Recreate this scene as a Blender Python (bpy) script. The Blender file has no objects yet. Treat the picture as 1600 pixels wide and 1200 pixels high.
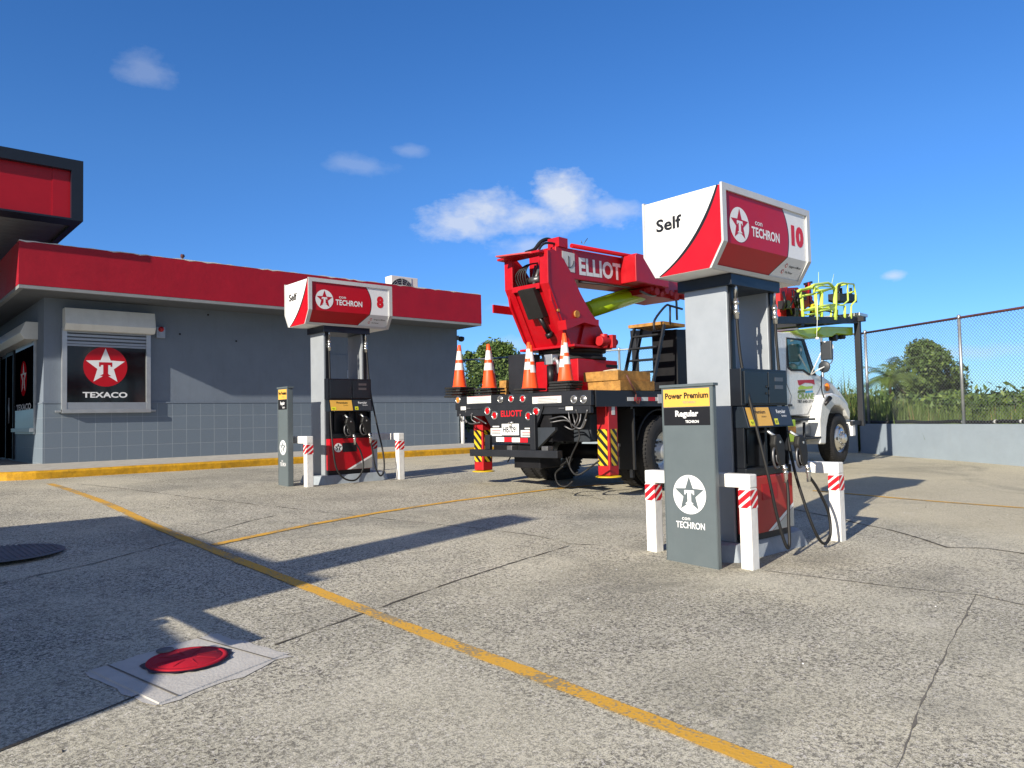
import bpy, bmesh, math, random
import numpy as np
from mathutils import Vector, Matrix
from math import sin, cos, tan, atan, atan2, radians, pi, sqrt
random.seed(7); rng = np.random.default_rng(7)
S = bpy.context.scene
COL = S.collection

# ------------------------------------------------------------------ camera
FPX = 1180.0; CAMH = 1.35
YAW = atan2(1330, 1180); PITCH = atan(54/1180.); ROLL = atan(.0226)
F0 = Vector((cos(YAW), sin(YAW), 0)); R0 = Vector((sin(YAW), -cos(YAW), 0)); ZV = Vector((0, 0, 1))
FW = F0*cos(PITCH)+ZV*sin(PITCH); UP = -F0*sin(PITCH)+ZV*cos(PITCH)
RT = R0*cos(ROLL)-UP*sin(ROLL); UC = UP*cos(ROLL)+R0*sin(ROLL)
CP = Vector((0, 0, CAMH))
cd = bpy.data.cameras.new('camera'); cam = bpy.data.objects.new('camera', cd); COL.objects.link(cam)
cd.sensor_width = 36; cd.lens = FPX/1600*36; cd.clip_end = 5000; cd.clip_start = .05
m3 = Matrix((RT, UC, -FW)).transposed()
cam.matrix_world = Matrix.Translation(CP) @ m3.to_4x4()
S.camera = cam
S.render.resolution_x = 1024; S.render.resolution_y = 768

# ------------------------------------------------------------------ sun + sky
SAZ = radians(12.8); SEL = radians(23.7)          # direction the light travels (azimuth) and elevation
S.view_settings.view_transform = 'Standard'; S.view_settings.look = 'None'
S.view_settings.exposure = 0.52; S.view_settings.gamma = 1
sl = bpy.data.lights.new('sun', 'SUN'); sl.energy = 5.0; sl.angle = radians(.53); sl.color = (1, .915, .78)
so = bpy.data.objects.new('sun', sl); COL.objects.link(so)
sd = Vector((cos(SAZ)*cos(SEL), sin(SAZ)*cos(SEL), -sin(SEL)))
so.rotation_euler = sd.to_track_quat('-Z', 'Y').to_euler()
so.location = (-30, -7, 15)
W = bpy.data.worlds.new('World'); S.world = W; W.use_nodes = True
wn = W.node_tree; N = wn.nodes; L = wn.links
for n in list(N): N.remove(n)
wo = N.new('ShaderNodeOutputWorld'); bg = N.new('ShaderNodeBackground'); sky = N.new('ShaderNodeTexSky')
sky.sky_type = 'NISHITA'; sky.sun_disc = False; sky.sun_elevation = SEL
sunpos = -sd
sky.sun_rotation = atan2(sunpos.x, sunpos.y)      # blender: rotation measured from +Y towards +X
sky.air_density = 1.0; sky.dust_density = 0.0; sky.ozone_density = 3.2; sky.altitude = 0
SKYS = .088
bg.inputs['Strength'].default_value = SKYS
def mth(op, a, b=None, c=None, cl=False):
    n = N.new('ShaderNodeMath'); n.operation = op; n.use_clamp = cl
    for i, v in enumerate((a, b, c)):
        if v is None: continue
        if isinstance(v, (int, float)): n.inputs[i].default_value = v
        else: L.new(v, n.inputs[i])
    return n.outputs[0]
def pray(px, py): return FW+RT*((px-800)/FPX)-UC*((py-600)/FPX)
tc = N.new('ShaderNodeTexCoord')
nz = N.new('ShaderNodeTexNoise'); nz.inputs['Scale'].default_value = 9; nz.inputs['Detail'].default_value = 9; nz.inputs['Roughness'].default_value = .62
nzs = N.new('ShaderNodeTexNoise'); nzs.inputs['Scale'].default_value = 24; nzs.inputs['Detail'].default_value = 8; nzs.inputs['Roughness'].default_value = .6
mp = N.new('ShaderNodeMapping'); mp.inputs['Scale'].default_value = (1, 1, 1.8)
L.new(tc.outputs['Generated'], mp.inputs[0]); L.new(mp.outputs[0], nz.inputs['Vector']); L.new(mp.outputs[0], nzs.inputs['Vector'])
nmix = mth('MULTIPLY_ADD', nz.outputs[0], 1.5, -.75)
nmix2 = mth('MULTIPLY_ADD', nzs.outputs[0], 1.1, -.55)
nsum = mth('ADD', nmix, nmix2)
# clouds: direction (through the sky), half width, half height, density
CL = [(825, 342, 130, 30, .85), (770, 335, 100, 36, .9), (882, 310, 60, 44, 1.05), (725, 352, 80, 30, .8), (945, 326, 52, 20, .6), (820, 385, 65, 22, .5), (232, 106, 40, 30, .22), (555, 258, 60, 17, .22),
      (640, 235, 30, 10, .22), (1397, 431, 22, 9, .7), (1490, 552, 110, 16, .45), (790, 540, 60, 16, .4), (800, 480, 60, 12, .3), (1240, 560, 60, 20, .3)]
tot = None
for (px, py, hw, hh, den) in CL:
    d = pray(px, py).normalized(); r_ = d.cross(ZV).normalized(); u_ = r_.cross(d).normalized()
    def dot(v):
        n = N.new('ShaderNodeVectorMath'); n.operation = 'DOT_PRODUCT'; L.new(tc.outputs['Generated'], n.inputs[0]); n.inputs[1].default_value = v; return n.outputs['Value']
    a = mth('MULTIPLY', dot(r_), FPX/hw); b = mth('MULTIPLY', dot(u_), FPX/hh); f = dot(d)
    rr = mth('ADD', mth('MULTIPLY', a, a), mth('MULTIPLY', b, b))
    e = mth('SUBTRACT', 1.0, mth('SQRT', rr))
    e = mth('ADD', e, mth('MULTIPLY', nsum, 1.35))
    e = mth('MULTIPLY', mth('MULTIPLY', e, 1.25, None, True), den)
    e = mth('MULTIPLY', e, mth('GREATER_THAN', f, .3))
    tot = e if tot is None else mth('MAXIMUM', tot, e)
tot = mth('MULTIPLY', tot, .82, None, True)
cmx = N.new('ShaderNodeMix'); cmx.data_type = 'RGBA'
hs = N.new('ShaderNodeHueSaturation'); hs.inputs['Saturation'].default_value = 1.22
L.new(sky.outputs[0], hs.inputs['Color'])
tint = N.new('ShaderNodeVectorMath'); tint.operation = 'MULTIPLY'; tint.inputs[1].default_value = (.84, .98, 1.27); L.new(hs.outputs[0], tint.inputs[0])
L.new(tot, cmx.inputs[0]); 
sxz = N.new('ShaderNodeSeparateXYZ'); L.new(tc.outputs['Generated'], sxz.inputs[0]); hz = N.new('ShaderNodeMapRange'); hz.inputs[1].default_value = 0; hz.inputs[2].default_value = .32; hz.inputs[3].default_value = 1; hz.inputs[4].default_value = 0; L.new(sxz.outputs[2], hz.inputs[0])
hmx = N.new('ShaderNodeMix'); hmx.data_type = 'RGBA'; hmx.inputs[6].default_value = (1, 1, 1, 1); hmx.inputs[7].default_value = (.50, .74, 1.0, 1); L.new(hz.outputs[0], hmx.inputs[0])
tn2 = N.new('ShaderNodeVectorMath'); tn2.operation = 'MULTIPLY'; L.new(tint.outputs[0], tn2.inputs[0]); L.new(hmx.outputs[2], tn2.inputs[1]); L.new(tn2.outputs[0], cmx.inputs[6]); cmx.inputs[7].default_value = (6.3, 6.6, 7.1, 1)
# broad pale cloud bank behind the viewer, unseen, added as neutral fill light
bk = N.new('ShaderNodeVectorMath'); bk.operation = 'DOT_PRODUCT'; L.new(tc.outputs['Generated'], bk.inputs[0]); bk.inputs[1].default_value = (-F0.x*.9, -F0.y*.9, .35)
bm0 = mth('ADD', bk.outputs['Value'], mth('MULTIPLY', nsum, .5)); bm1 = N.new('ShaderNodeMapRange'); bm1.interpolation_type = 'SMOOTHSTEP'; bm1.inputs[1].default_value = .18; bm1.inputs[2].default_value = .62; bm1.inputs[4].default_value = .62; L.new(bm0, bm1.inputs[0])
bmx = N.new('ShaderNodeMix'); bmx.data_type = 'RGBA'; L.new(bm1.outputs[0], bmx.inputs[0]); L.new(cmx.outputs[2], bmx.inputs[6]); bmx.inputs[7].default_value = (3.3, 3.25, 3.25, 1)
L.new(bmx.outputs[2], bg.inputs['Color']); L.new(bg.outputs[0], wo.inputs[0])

# ------------------------------------------------------------------ helpers
def V(*a): return Vector(a)
def onX(px, py, X): d = pray(px, py); return CP+d*(X/d.x)
def onY(px, py, Y): d = pray(px, py); return CP+d*(Y/d.y)
def onZ(px, py, z): d = pray(px, py); return CP+d*((z-CAMH)/d.z)
KY = [-60, -2, 0, 4, 7, 10.5, 13, 16, 400]; KZ = [-.6, -.05, 0, .115, .25, .41, .45, .46, .46]
def g(X, Y):
    b = sum(float(np.interp(Y+o, KY, KZ)) for o in (-.7, -.35, 0, .35, .7))/5
    w = min(max((X-13)/7, 0), 1); return b*(1-.4*w)
def onG(px, py, up=0.0):
    d = pray(px, py); lo, hi = .3, 300
    for k in range(50):
        m = (lo+hi)/2; P = CP+d*m
        if P.z > g(P.x, P.y)+up: lo = m
        else: hi = m
    return CP+d*lo
THT = radians(4.5); TP = Vector((7.31, 6.65, 0)); TN = Vector((cos(THT), sin(THT), 0)); TM = Vector((-sin(THT), cos(THT), 0))
def tloc(q): q = q-TP; return Vector((q.dot(TN), q.dot(TM), q.z))
def T(px, py, yl=0.0):     # a point of the truck's lengthwise plane y = yl, in truck coordinates
    d = pray(px, py); P = TP+TM*yl; return tloc(CP+d*((P-CP).dot(TM)/d.dot(TM)))
def TR(px, py, xl=0.0):    # the same for the crosswise plane x = xl
    d = pray(px, py); P = TP+TN*xl; return tloc(CP+d*((P-CP).dot(TN)/d.dot(TN)))

def mat(name, col, rough=.55, metal=0, var=.1, vs=5, bump=0, bs=40, coat=0, dirt=0, dcol=(.12, .1, .08), trans=0, spec=.4):
    m = bpy.data.materials.new(name); m.use_nodes = True; nt = m.node_tree; n = nt.nodes; l = nt.links; p = n['Principled BSDF']
    p.inputs['Roughness'].default_value = rough; p.inputs['Metallic'].default_value = metal
    p.inputs['Coat Weight'].default_value = coat; p.inputs['Transmission Weight'].default_value = trans
    p.inputs['Specular IOR Level'].default_value = spec
    t = n.new('ShaderNodeTexCoord'); a = n.new('ShaderNodeTexNoise'); a.inputs['Scale'].default_value = vs; a.inputs['Detail'].default_value = 7; a.inputs['Roughness'].default_value = .65
    l.new(t.outputs['Object'], a.inputs['Vector'])
    r = n.new('ShaderNodeMapRange'); r.inputs[1].default_value = .3; r.inputs[2].default_value = .7; r.inputs[3].default_value = 1-var; r.inputs[4].default_value = 1+var
    l.new(a.outputs[0], r.inputs[0])
    x = n.new('ShaderNodeVectorMath'); x.operation = 'SCALE'; x.inputs[0].default_value = col[:3]; l.new(r.outputs[0], x.inputs['Scale'])
    out = x.outputs[0]
    if dirt:
        b = n.new('ShaderNodeTexNoise'); b.inputs['Scale'].default_value = 2.3; b.inputs['Detail'].default_value = 10; b.inputs['Roughness'].default_value = .7
        mpn = n.new('ShaderNodeMapping'); mpn.inputs['Scale'].default_value = (2.5, 2.5, .6); l.new(t.outputs['Object'], mpn.inputs[0]); l.new(mpn.outputs[0], b.inputs['Vector'])
        rr = n.new('ShaderNodeMapRange'); rr.inputs[1].default_value = .5; rr.inputs[2].default_value = .75; rr.inputs[4].default_value = dirt; l.new(b.outputs[0], rr.inputs[0])
        mx = n.new('ShaderNodeMix'); mx.data_type = 'RGBA'; l.new(rr.outputs[0], mx.inputs[0]); l.new(out, mx.inputs[6]); mx.inputs[7].default_value = (*dcol, 1); out = mx.outputs[2]
    l.new(out, p.inputs['Base Color'])
    r2 = n.new('ShaderNodeMapRange'); r2.inputs[3].default_value = max(0, rough-.08); r2.inputs[4].default_value = min(1, rough+.12); l.new(a.outputs[0], r2.inputs[0]); l.new(r2.outputs[0], p.inputs['Roughness'])
    if bump:
        c = n.new('ShaderNodeTexNoise'); c.inputs['Scale'].default_value = bs; c.inputs['Detail'].default_value = 5; l.new(t.outputs['Object'], c.inputs['Vector'])
        bb = n.new('ShaderNodeBump'); bb.inputs['Strength'].default_value = bump; bb.inputs['Distance'].default_value = .01; l.new(c.outputs[0], bb.inputs['Height']); l.new(bb.outputs[0], p.inputs['Normal'])
    return m

class MB:
    def __init__(s): s.v = []; s.f = []; s.mi = []; s.cm = 0; s.sm = []; s.smooth = False
    def add(s, vs, fs):
        o = len(s.v); s.v += [tuple(v) for v in vs]; s.f += [tuple(i+o for i in f) for f in fs]; s.mi += [s.cm]*len(fs); s.sm += [s.smooth]*len(fs); return s
    def box(s, x0, x1, y0, y1, z0, z1):
        return s.add([(x0, y0, z0), (x1, y0, z0), (x1, y1, z0), (x0, y1, z0), (x0, y0, z1), (x1, y0, z1), (x1, y1, z1), (x0, y1, z1)],
                     [(0, 3, 2, 1), (4, 5, 6, 7), (0, 1, 5, 4), (1, 2, 6, 5), (2, 3, 7, 6), (3, 0, 4, 7)])
    def bar(s, p, q, w, h, up=(0, 0, 1)):
        p = Vector(p); q = Vector(q); d = (q-p).normalized(); u = Vector(up)
        if abs(d.dot(u)) > .98: u = Vector((1, 0, 0))
        r = d.cross(u).normalized(); u = r.cross(d)
        c = [-r*w/2-u*h/2, r*w/2-u*h/2, r*w/2+u*h/2, -r*w/2+u*h/2]
        return s.add([p+k for k in c]+[q+k for k in c], [(3, 2, 1, 0), (4, 5, 6, 7), (0, 1, 5, 4), (1, 2, 6, 5), (2, 3, 7, 6), (3, 0, 4, 7)])
    def prism(s, poly, vec):   # closed polygon of points, extruded by a vector
        n = len(poly); v = Vector(vec); P = [Vector(p) for p in poly]
        nn = Vector((0, 0, 0))
        for i in range(n): nn += P[i].cross(P[(i+1) % n])
        if nn.dot(v) > 0: P = P[::-1]
        return s.add(P+[p+v for p in P], [tuple(range(n)), tuple(range(2*n-1, n-1, -1))]+[((i+1) % n, i, i+n, (i+1) % n+n) for i in range(n)])
    def tube(s, pts, r, n=8, caps=True):
        P = [Vector(p) for p in pts]; rs = r if isinstance(r, (list, tuple)) else [r]*len(P); prev = None; vs = []; sm = s.smooth
        for i, p in enumerate(P):
            d = (P[min(i+1, len(P)-1)]-P[max(i-1, 0)]).normalized()
            if prev is None: a = d.orthogonal().normalized()
            else:
                a = prev-d*prev.dot(d); a = a.normalized() if a.length > 1e-6 else d.orthogonal().normalized()
            prev = a; b = d.cross(a)
            for k in range(n): vs.append(p+(a*cos(2*pi*k/n)+b*sin(2*pi*k/n))*rs[i])
        s.smooth = True
        s.add(vs, [(i*n+k, i*n+(k+1) % n, (i+1)*n+(k+1) % n, (i+1)*n+k) for i in range(len(P)-1) for k in range(n)])
        s.smooth = False
        if caps:
            o = len(s.v)-len(vs); m = len(P)
            s.f += [tuple(o+k for k in range(n-1, -1, -1)), tuple(o+(m-1)*n+k for k in range(n))]; s.mi += [s.cm]*2; s.sm += [False]*2
        s.smooth = sm; return s
    def cyl(s, p, q, r, r2=None, n=20): return s.tube([p, q], [r, r if r2 is None else r2], n)
    def lathe(s, prof, c=(0, 0, 0), axis='Z', n=32):
        c = Vector(c); vs = []
        for (r, h) in prof:
            for k in range(n):
                a = 2*pi*k/n
                if axis == 'Z': q = V(r*cos(a), r*sin(a), h)
                elif axis == 'Y': q = V(r*cos(a), h, -r*sin(a))
                else: q = V(h, r*cos(a), r*sin(a))
                vs.append(c+q)
        sm = s.smooth; s.smooth = True
        s.add(vs, [(i*n+k, i*n+(k+1) % n, (i+1)*n+(k+1) % n, (i+1)*n+k) for i in range(len(prof)-1) for k in range(n)])
        s.smooth = sm; return s
    def quad(s, a, b, c, d): return s.add([a, b, c, d], [(0, 1, 2, 3)])
    def build(s, name, mats, parent=None, bevel=0, seg=2, autosm=False, **kw):
        me = bpy.data.meshes.new(name); me.from_pydata(s.v, [], s.f)
        for m in (mats if isinstance(mats, (list, tuple)) else [mats]): me.materials.append(m)
        for i, p in enumerate(me.polygons): p.material_index = s.mi[i]; p.use_smooth = s.sm[i]
        if bevel:
            bm = bmesh.new(); bm.from_mesh(me); bmesh.ops.remove_doubles(bm, verts=bm.verts, dist=1e-5)
            bmesh.ops.recalc_face_normals(bm, faces=bm.faces)
            es = [e for e in bm.edges if len(e.link_faces) == 2 and e.calc_face_angle(0) > radians(28)]
            bmesh.ops.bevel(bm, geom=es, offset=bevel, segments=seg, affect='EDGES', profile=.6, clamp_overlap=True)
            bm.to_mesh(me); bm.free()
        me.validate(); me.update()
        o = bpy.data.objects.new(name, me); COL.objects.link(o)
        if parent: o.parent = parent
        for k, v in kw.items(): o[k] = v
        return o
def thing(name, label, cat, loc=(0, 0, 0), rz=0, group=None):
    o = bpy.data.objects.new(name, None); COL.objects.link(o); o.location = loc; o.rotation_euler = (0, 0, rz)
    o.empty_display_size = .2; o['label'] = label; o['category'] = cat
    if group: o['group'] = group
    return o
def tag(o, label, cat, group=None, kind=None):
    o['label'] = label; o['category'] = cat
    if group: o['group'] = group
    if kind: o['kind'] = kind
    return o
def cat_rom(P, k=6):
    P = [Vector(p) for p in P]; P = [P[0]*2-P[1]]+P+[P[-1]*2-P[-2]]; out = []
    for i in range(1, len(P)-2):
        for j in range(k):
            t = j/k; a, b, c, d = P[i-1:i+3]
            out.append(.5*((2*b)+(c-a)*t+(2*a-5*b+4*c-d)*t*t+(3*b-a-3*c+d)*t**3))
    out.append(P[-2]); return out
def text(s, m, parent, O, U, Vv, h, width=None, bold=0.0, depth=.0015, name='lettering', shear=0, space=1.0, cx=False):
    c = bpy.data.curves.new('txt', 'FONT'); c.body = s; c.size = 1; c.extrude = 0; c.offset = bold; c.shear = shear; c.space_character = space; c.resolution_u = 3
    o = bpy.data.objects.new('txt', c); COL.objects.link(o); dg = bpy.context.evaluated_depsgraph_get(); dg.update()
    me = bpy.data.meshes.new_from_object(o.evaluated_get(dg)); bpy.data.objects.remove(o); bpy.data.curves.remove(c)
    vs = [v.co.copy() for v in me.vertices]; fs = [tuple(p.vertices) for p in me.polygons]; bpy.data.meshes.remove(me)
    x0 = min(v.x for v in vs); x1 = max(v.x for v in vs); cap = .73
    sy = h/cap; sx = (width/(x1-x0)) if width else sy
    U = Vector(U).normalized(); Vv = Vector(Vv).normalized(); Nn = U.cross(Vv); O = Vector(O)
    off = -(x1-x0)/2*sx if cx else 0
    b = MB(); b.add([O+U*((v.x-x0)*sx+off)+Vv*(v.y*sy)+Nn*depth for v in vs], fs)
    return b.build(name, m, parent)
def poly2(b, pts, O, U, Vv, d):  # flat polygon (list of (u,v)) on a frame, lifted by d
    U = Vector(U); Vv = Vector(Vv); Nn = U.cross(Vv); O = Vector(O)
    b.add([O+U*p[0]+Vv*p[1]+Nn*d for p in pts], [tuple(range(len(pts)))])
def rect2(b, x0, x1, y0, y1, O, U, Vv, d): poly2(b, [(x0, y0), (x1, y0), (x1, y1), (x0, y1)], O, U, Vv, d)
def disc2(b, x, y, r, O, U, Vv, d, n=40, ry=None): poly2(b, [(x+r*cos(2*pi*k/n), y+(ry or r)*sin(2*pi*k/n)) for k in range(n)], O, U, Vv, d)
def star2(b, x, y, r, O, U, Vv, d):
    pts = []
    for k in range(10):
        a = pi/2+k*pi/5; q = r if k % 2 == 0 else r*.42
        pts.append((x+q*cos(a), y+q*sin(a)))
    for k in range(5):   # kite faces keep it triangulated properly
        i = 2*k; poly2(b, [(x, y), pts[i-1], pts[i], pts[(i+1) % 10]], O, U, Vv, d)
def emblem(parent, O, U, Vv, r, disc, star, tee, name='emblem', lift=.002):
    b = MB(); b.cm = 0; disc2(b, 0, 0, r, O, U, Vv, lift); b.cm = 1; star2(b, 0, .0, r*.93, O, U, Vv, lift+.0012)
    b.cm = 2; k = r
    z = lift+.0024
    rect2(b, -.30*k, .30*k, .08*k, .22*k, O, U, Vv, z); rect2(b, -.11*k, .11*k, -.36*k, .081*k, O, U, Vv, z)
    rect2(b, -.30*k, -.22*k, .0*k, .081*k, O, U, Vv, z); rect2(b, .22*k, .30*k, .0*k, .081*k, O, U, Vv, z)
    poly2(b, [(-.11*k, -.36*k), (-.26*k, -.47*k), (.26*k, -.47*k), (.11*k, -.36*k)], O, U, Vv, z)
    return b.build(name, [disc, star, tee], parent)
def hazard(b, x0, x1, y0, y1, O, U, Vv, d, w, slope, c0, c1, per=None):   # diagonal stripes clipped to a rectangle
    b.cm = c0; rect2(b, x0, x1, y0, y1, O, U, Vv, d)
    b.cm = c1; W_ = x1-x0; k = -10
    y = y0-abs(slope)*W_
    while y < y1+abs(slope)*W_:
        pts = [(x0, y), (x1, y+slope*W_), (x1, y+slope*W_+w), (x0, y+w)]
        def clip(P, lim, keep):
            out = []
            for i in range(len(P)):
                a, c = P[i], P[(i+1) % len(P)]
                ia = (a[1] <= lim) == keep or a[1] == lim; ic = (c[1] <= lim) == keep or c[1] == lim
                if ia: out.append(a)
                if ia != ic:
                    t = (lim-a[1])/(c[1]-a[1]); out.append((a[0]+t*(c[0]-a[0]), lim))
            return out
        P = clip(pts, y1, True)
        if len(P) > 2: P = clip(P, y0, False)
        if len(P) > 2: poly2(b, P, O, U, Vv, d+.001)
        y += per or 2*w
X_, Y_, Z_ = V(1, 0, 0), V(0, 1, 0), V(0, 0, 1)

# ------------------------------------------------------------------ materials
M = {}
def A(k, *a, **kw): M[k] = mat(k, *a, **kw)
A('white', (.80, .80, .78), .45, var=.05, dirt=.12, dcol=(.5, .47, .4)); A('white_gloss', (.82, .82, .80), .3, var=.03, dirt=.08, dcol=(.5, .48, .42))
A('white_panel', (.78, .79, .80), .3, var=.03); A('red_panel', (.46, .003, .012), .36, var=.05); A('red_tape', (.60, .01, .02), .4, var=.1)
A('ink', (.01, .01, .012), .4, var=.05); A('black_metal', (.008, .008, .010), .5, var=.3, dirt=.2, dcol=(.03, .028, .025), spec=.25); A('black_frame', (.012, .014, .019), .5, var=.2)
A('navy_band', (.008, .014, .026), .35, var=.1); A('charcoal', (.030, .036, .045), .4, var=.1, dirt=.15, dcol=(.07, .065, .06)); A('pump_black', (.008, .010, .014), .35, var=.15)
A('pump_door', (.012, .018, .026), .35, var=.15); A('pump_grey', (.36, .39, .42), .36, .2, var=.05); A('trim', (.58, .58, .57), .4, .15, var=.06)
A('sign_grey', (.105, .13, .14), .4, var=.05, dirt=.1, dcol=(.2, .2, .2)); A('tan', (.74, .42, .075), .4, var=.04); A('yellow_label', (.72, .72, .03), .4)
A('brick_paint', (.42, .025, .02), .38, var=.12, dirt=.4, dcol=(.28, .05, .04)); A('chrome', (.65, .64, .6), .22, .9, var=.1); A('rubber', (.013, .013, .013), .55, var=.2)
A('tyre', (.016, .016, .017), .75, var=.3, bump=.3, bs=60, dirt=.5, dcol=(.07, .06, .05)); A('island', (.30, .34, .38), .7, var=.15, bump=.3, dirt=.5, dcol=(.16, .14, .12))
A('wall_grey', (.165, .20, .25), .75, var=.08, vs=1.5, bump=.25, bs=30, dirt=.30, dcol=(.115, .14, .17)); A('fascia_red', (.34, .003, .016), .5, var=.12, vs=2, bump=.35, bs=9, dirt=.25, dcol=(.30, .01, .015))
A('parapet_white', (.62, .60, .56), .8, var=.2, bump=.4); A('soffit', (.11, .12, .135), .7, var=.1); A('drip', (.24, .25, .26), .6); A('canopy_red', (.36, .003, .014), .35, var=.05); A('canopy_soffit', (.30, .32, .33), .4, .3)
A('shutter', (.70, .70, .66), .35, var=.06, dirt=.2, dcol=(.4, .38, .33)); A('slat', (.36, .39, .43), .35, .5, var=.06); A('dark_glass', (.006, .007, .009), .06, spec=.6, var=.1)
A('alu', (.50, .52, .53), .35, .7, var=.08); A('galv', (.36, .38, .39), .45, .7, var=.15); A('wire', (.17, .18, .19), .5, .5, var=.2); A('rust_rail', (.10, .035, .03), .6, var=.3)
A('low_wall', (.245, .295, .34), .8, var=.08, vs=1.3, bump=.3, bs=20, dirt=.22, dcol=(.22, .24, .25)); A('kerb_yellow', (.55, .29, .010), .65, var=.3, vs=9, bump=.5, dirt=.7, dcol=(.22, .15, .03))
A('sidewalk', (.42, .40, .36), .85, var=.15, bump=.4, dirt=.3, dcol=(.25, .23, .2)); A('truck_red', (.42, .002, .008), .38, var=.1, coat=.1, dirt=.3, dcol=(.20, .012, .012), bump=.12, bs=14); A('truck_red_dull', (.40, .008, .012), .5, var=.15, dirt=.3, dcol=(.1, .02, .02))
A('lime', (.42, .60, .01), .35, var=.06, coat=.2); A('lime_pale', (.55, .72, .12), .35, var=.05); A('orange', (.90, .09, .015), .45, var=.1, dirt=.2, dcol=(.5, .08, .03)); A('cone_white', (.72, .72, .70), .5, var=.08, dirt=.2, dcol=(.4, .4, .38))
A('wood', (.38, .19, .045), .8, var=.5, vs=9, bump=.6, bs=60, dirt=.3, dcol=(.2, .12, .05)); A('truck_white', (.74, .74, .72), .25, var=.02, coat=.4, dirt=.04, dcol=(.45, .43, .38)); A('cab_glass', (.02, .11, .11), .05, var=.2, spec=.8)
A('amber', (.80, .22, .02), .3); A('lens_red', (.50, .005, .01), .15, var=.2); A('hazard_yellow', (.62, .43, .02), .4, var=.06); A('sticker', (.62, .62, .60), .4, var=.1)
A('manhole_red', (.40, .003, .016), .7, var=.12, bump=.1, bs=90, dirt=.3, dcol=(.25, .02, .03)); A('manhole_dark', (.13, .13, .135), .6, var=.2, bump=.4); A('pad', (.50, .48, .44), .85, var=.1, bump=.3, bs=60, dirt=.35, dcol=(.33, .31, .28))
A('leaf', (.080, .135, .028), .55, var=.35, vs=1.5); A('leaf_dark', (.042, .075, .018), .55, var=.35, vs=1.5); A('leaf_light', (.14, .20, .045), .55, var=.3, vs=1.5); A('grass', (.12, .18, .04), .6, var=.35, vs=1); A('grass_dry', (.24, .19, .075), .7, var=.3, vs=1)
A('bark', (.09, .065, .045), .9, var=.3, bump=.6); A('field', (.05, .085, .02), .9, var=.4, vs=.2); A('rope', (.5, .45, .35), .8); A('joint', (.085, .075, .06), .95, var=.3, vs=20); A('joint_soft', (.16, .145, .12), .95, var=.3, vs=20)
A('paper', (.7, .7, .72), .6); A('blue_label', (.05, .4, .75), .5); A('siren_red', (.4, .01, .02), .2); A('steel', (.16, .16, .165), .4, .7, var=.2); A('interior', (.006, .006, .007), .8)
A('crane_green', (.20, .34, .04), .4); A('porch_glass', (.003, .003, .004), .9, spec=0); A('porch_red', (.50, .01, .02), .9, spec=0); A('porch_white', (.7, .7, .7), .9, spec=0); A('post_white', (.80, .79, .76), .55, var=.08, bump=.3, bs=25, dirt=.38, dcol=(.42, .37, .29)); A('van_paint', (.35, .36, .38), .3, coat=.3)

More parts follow.
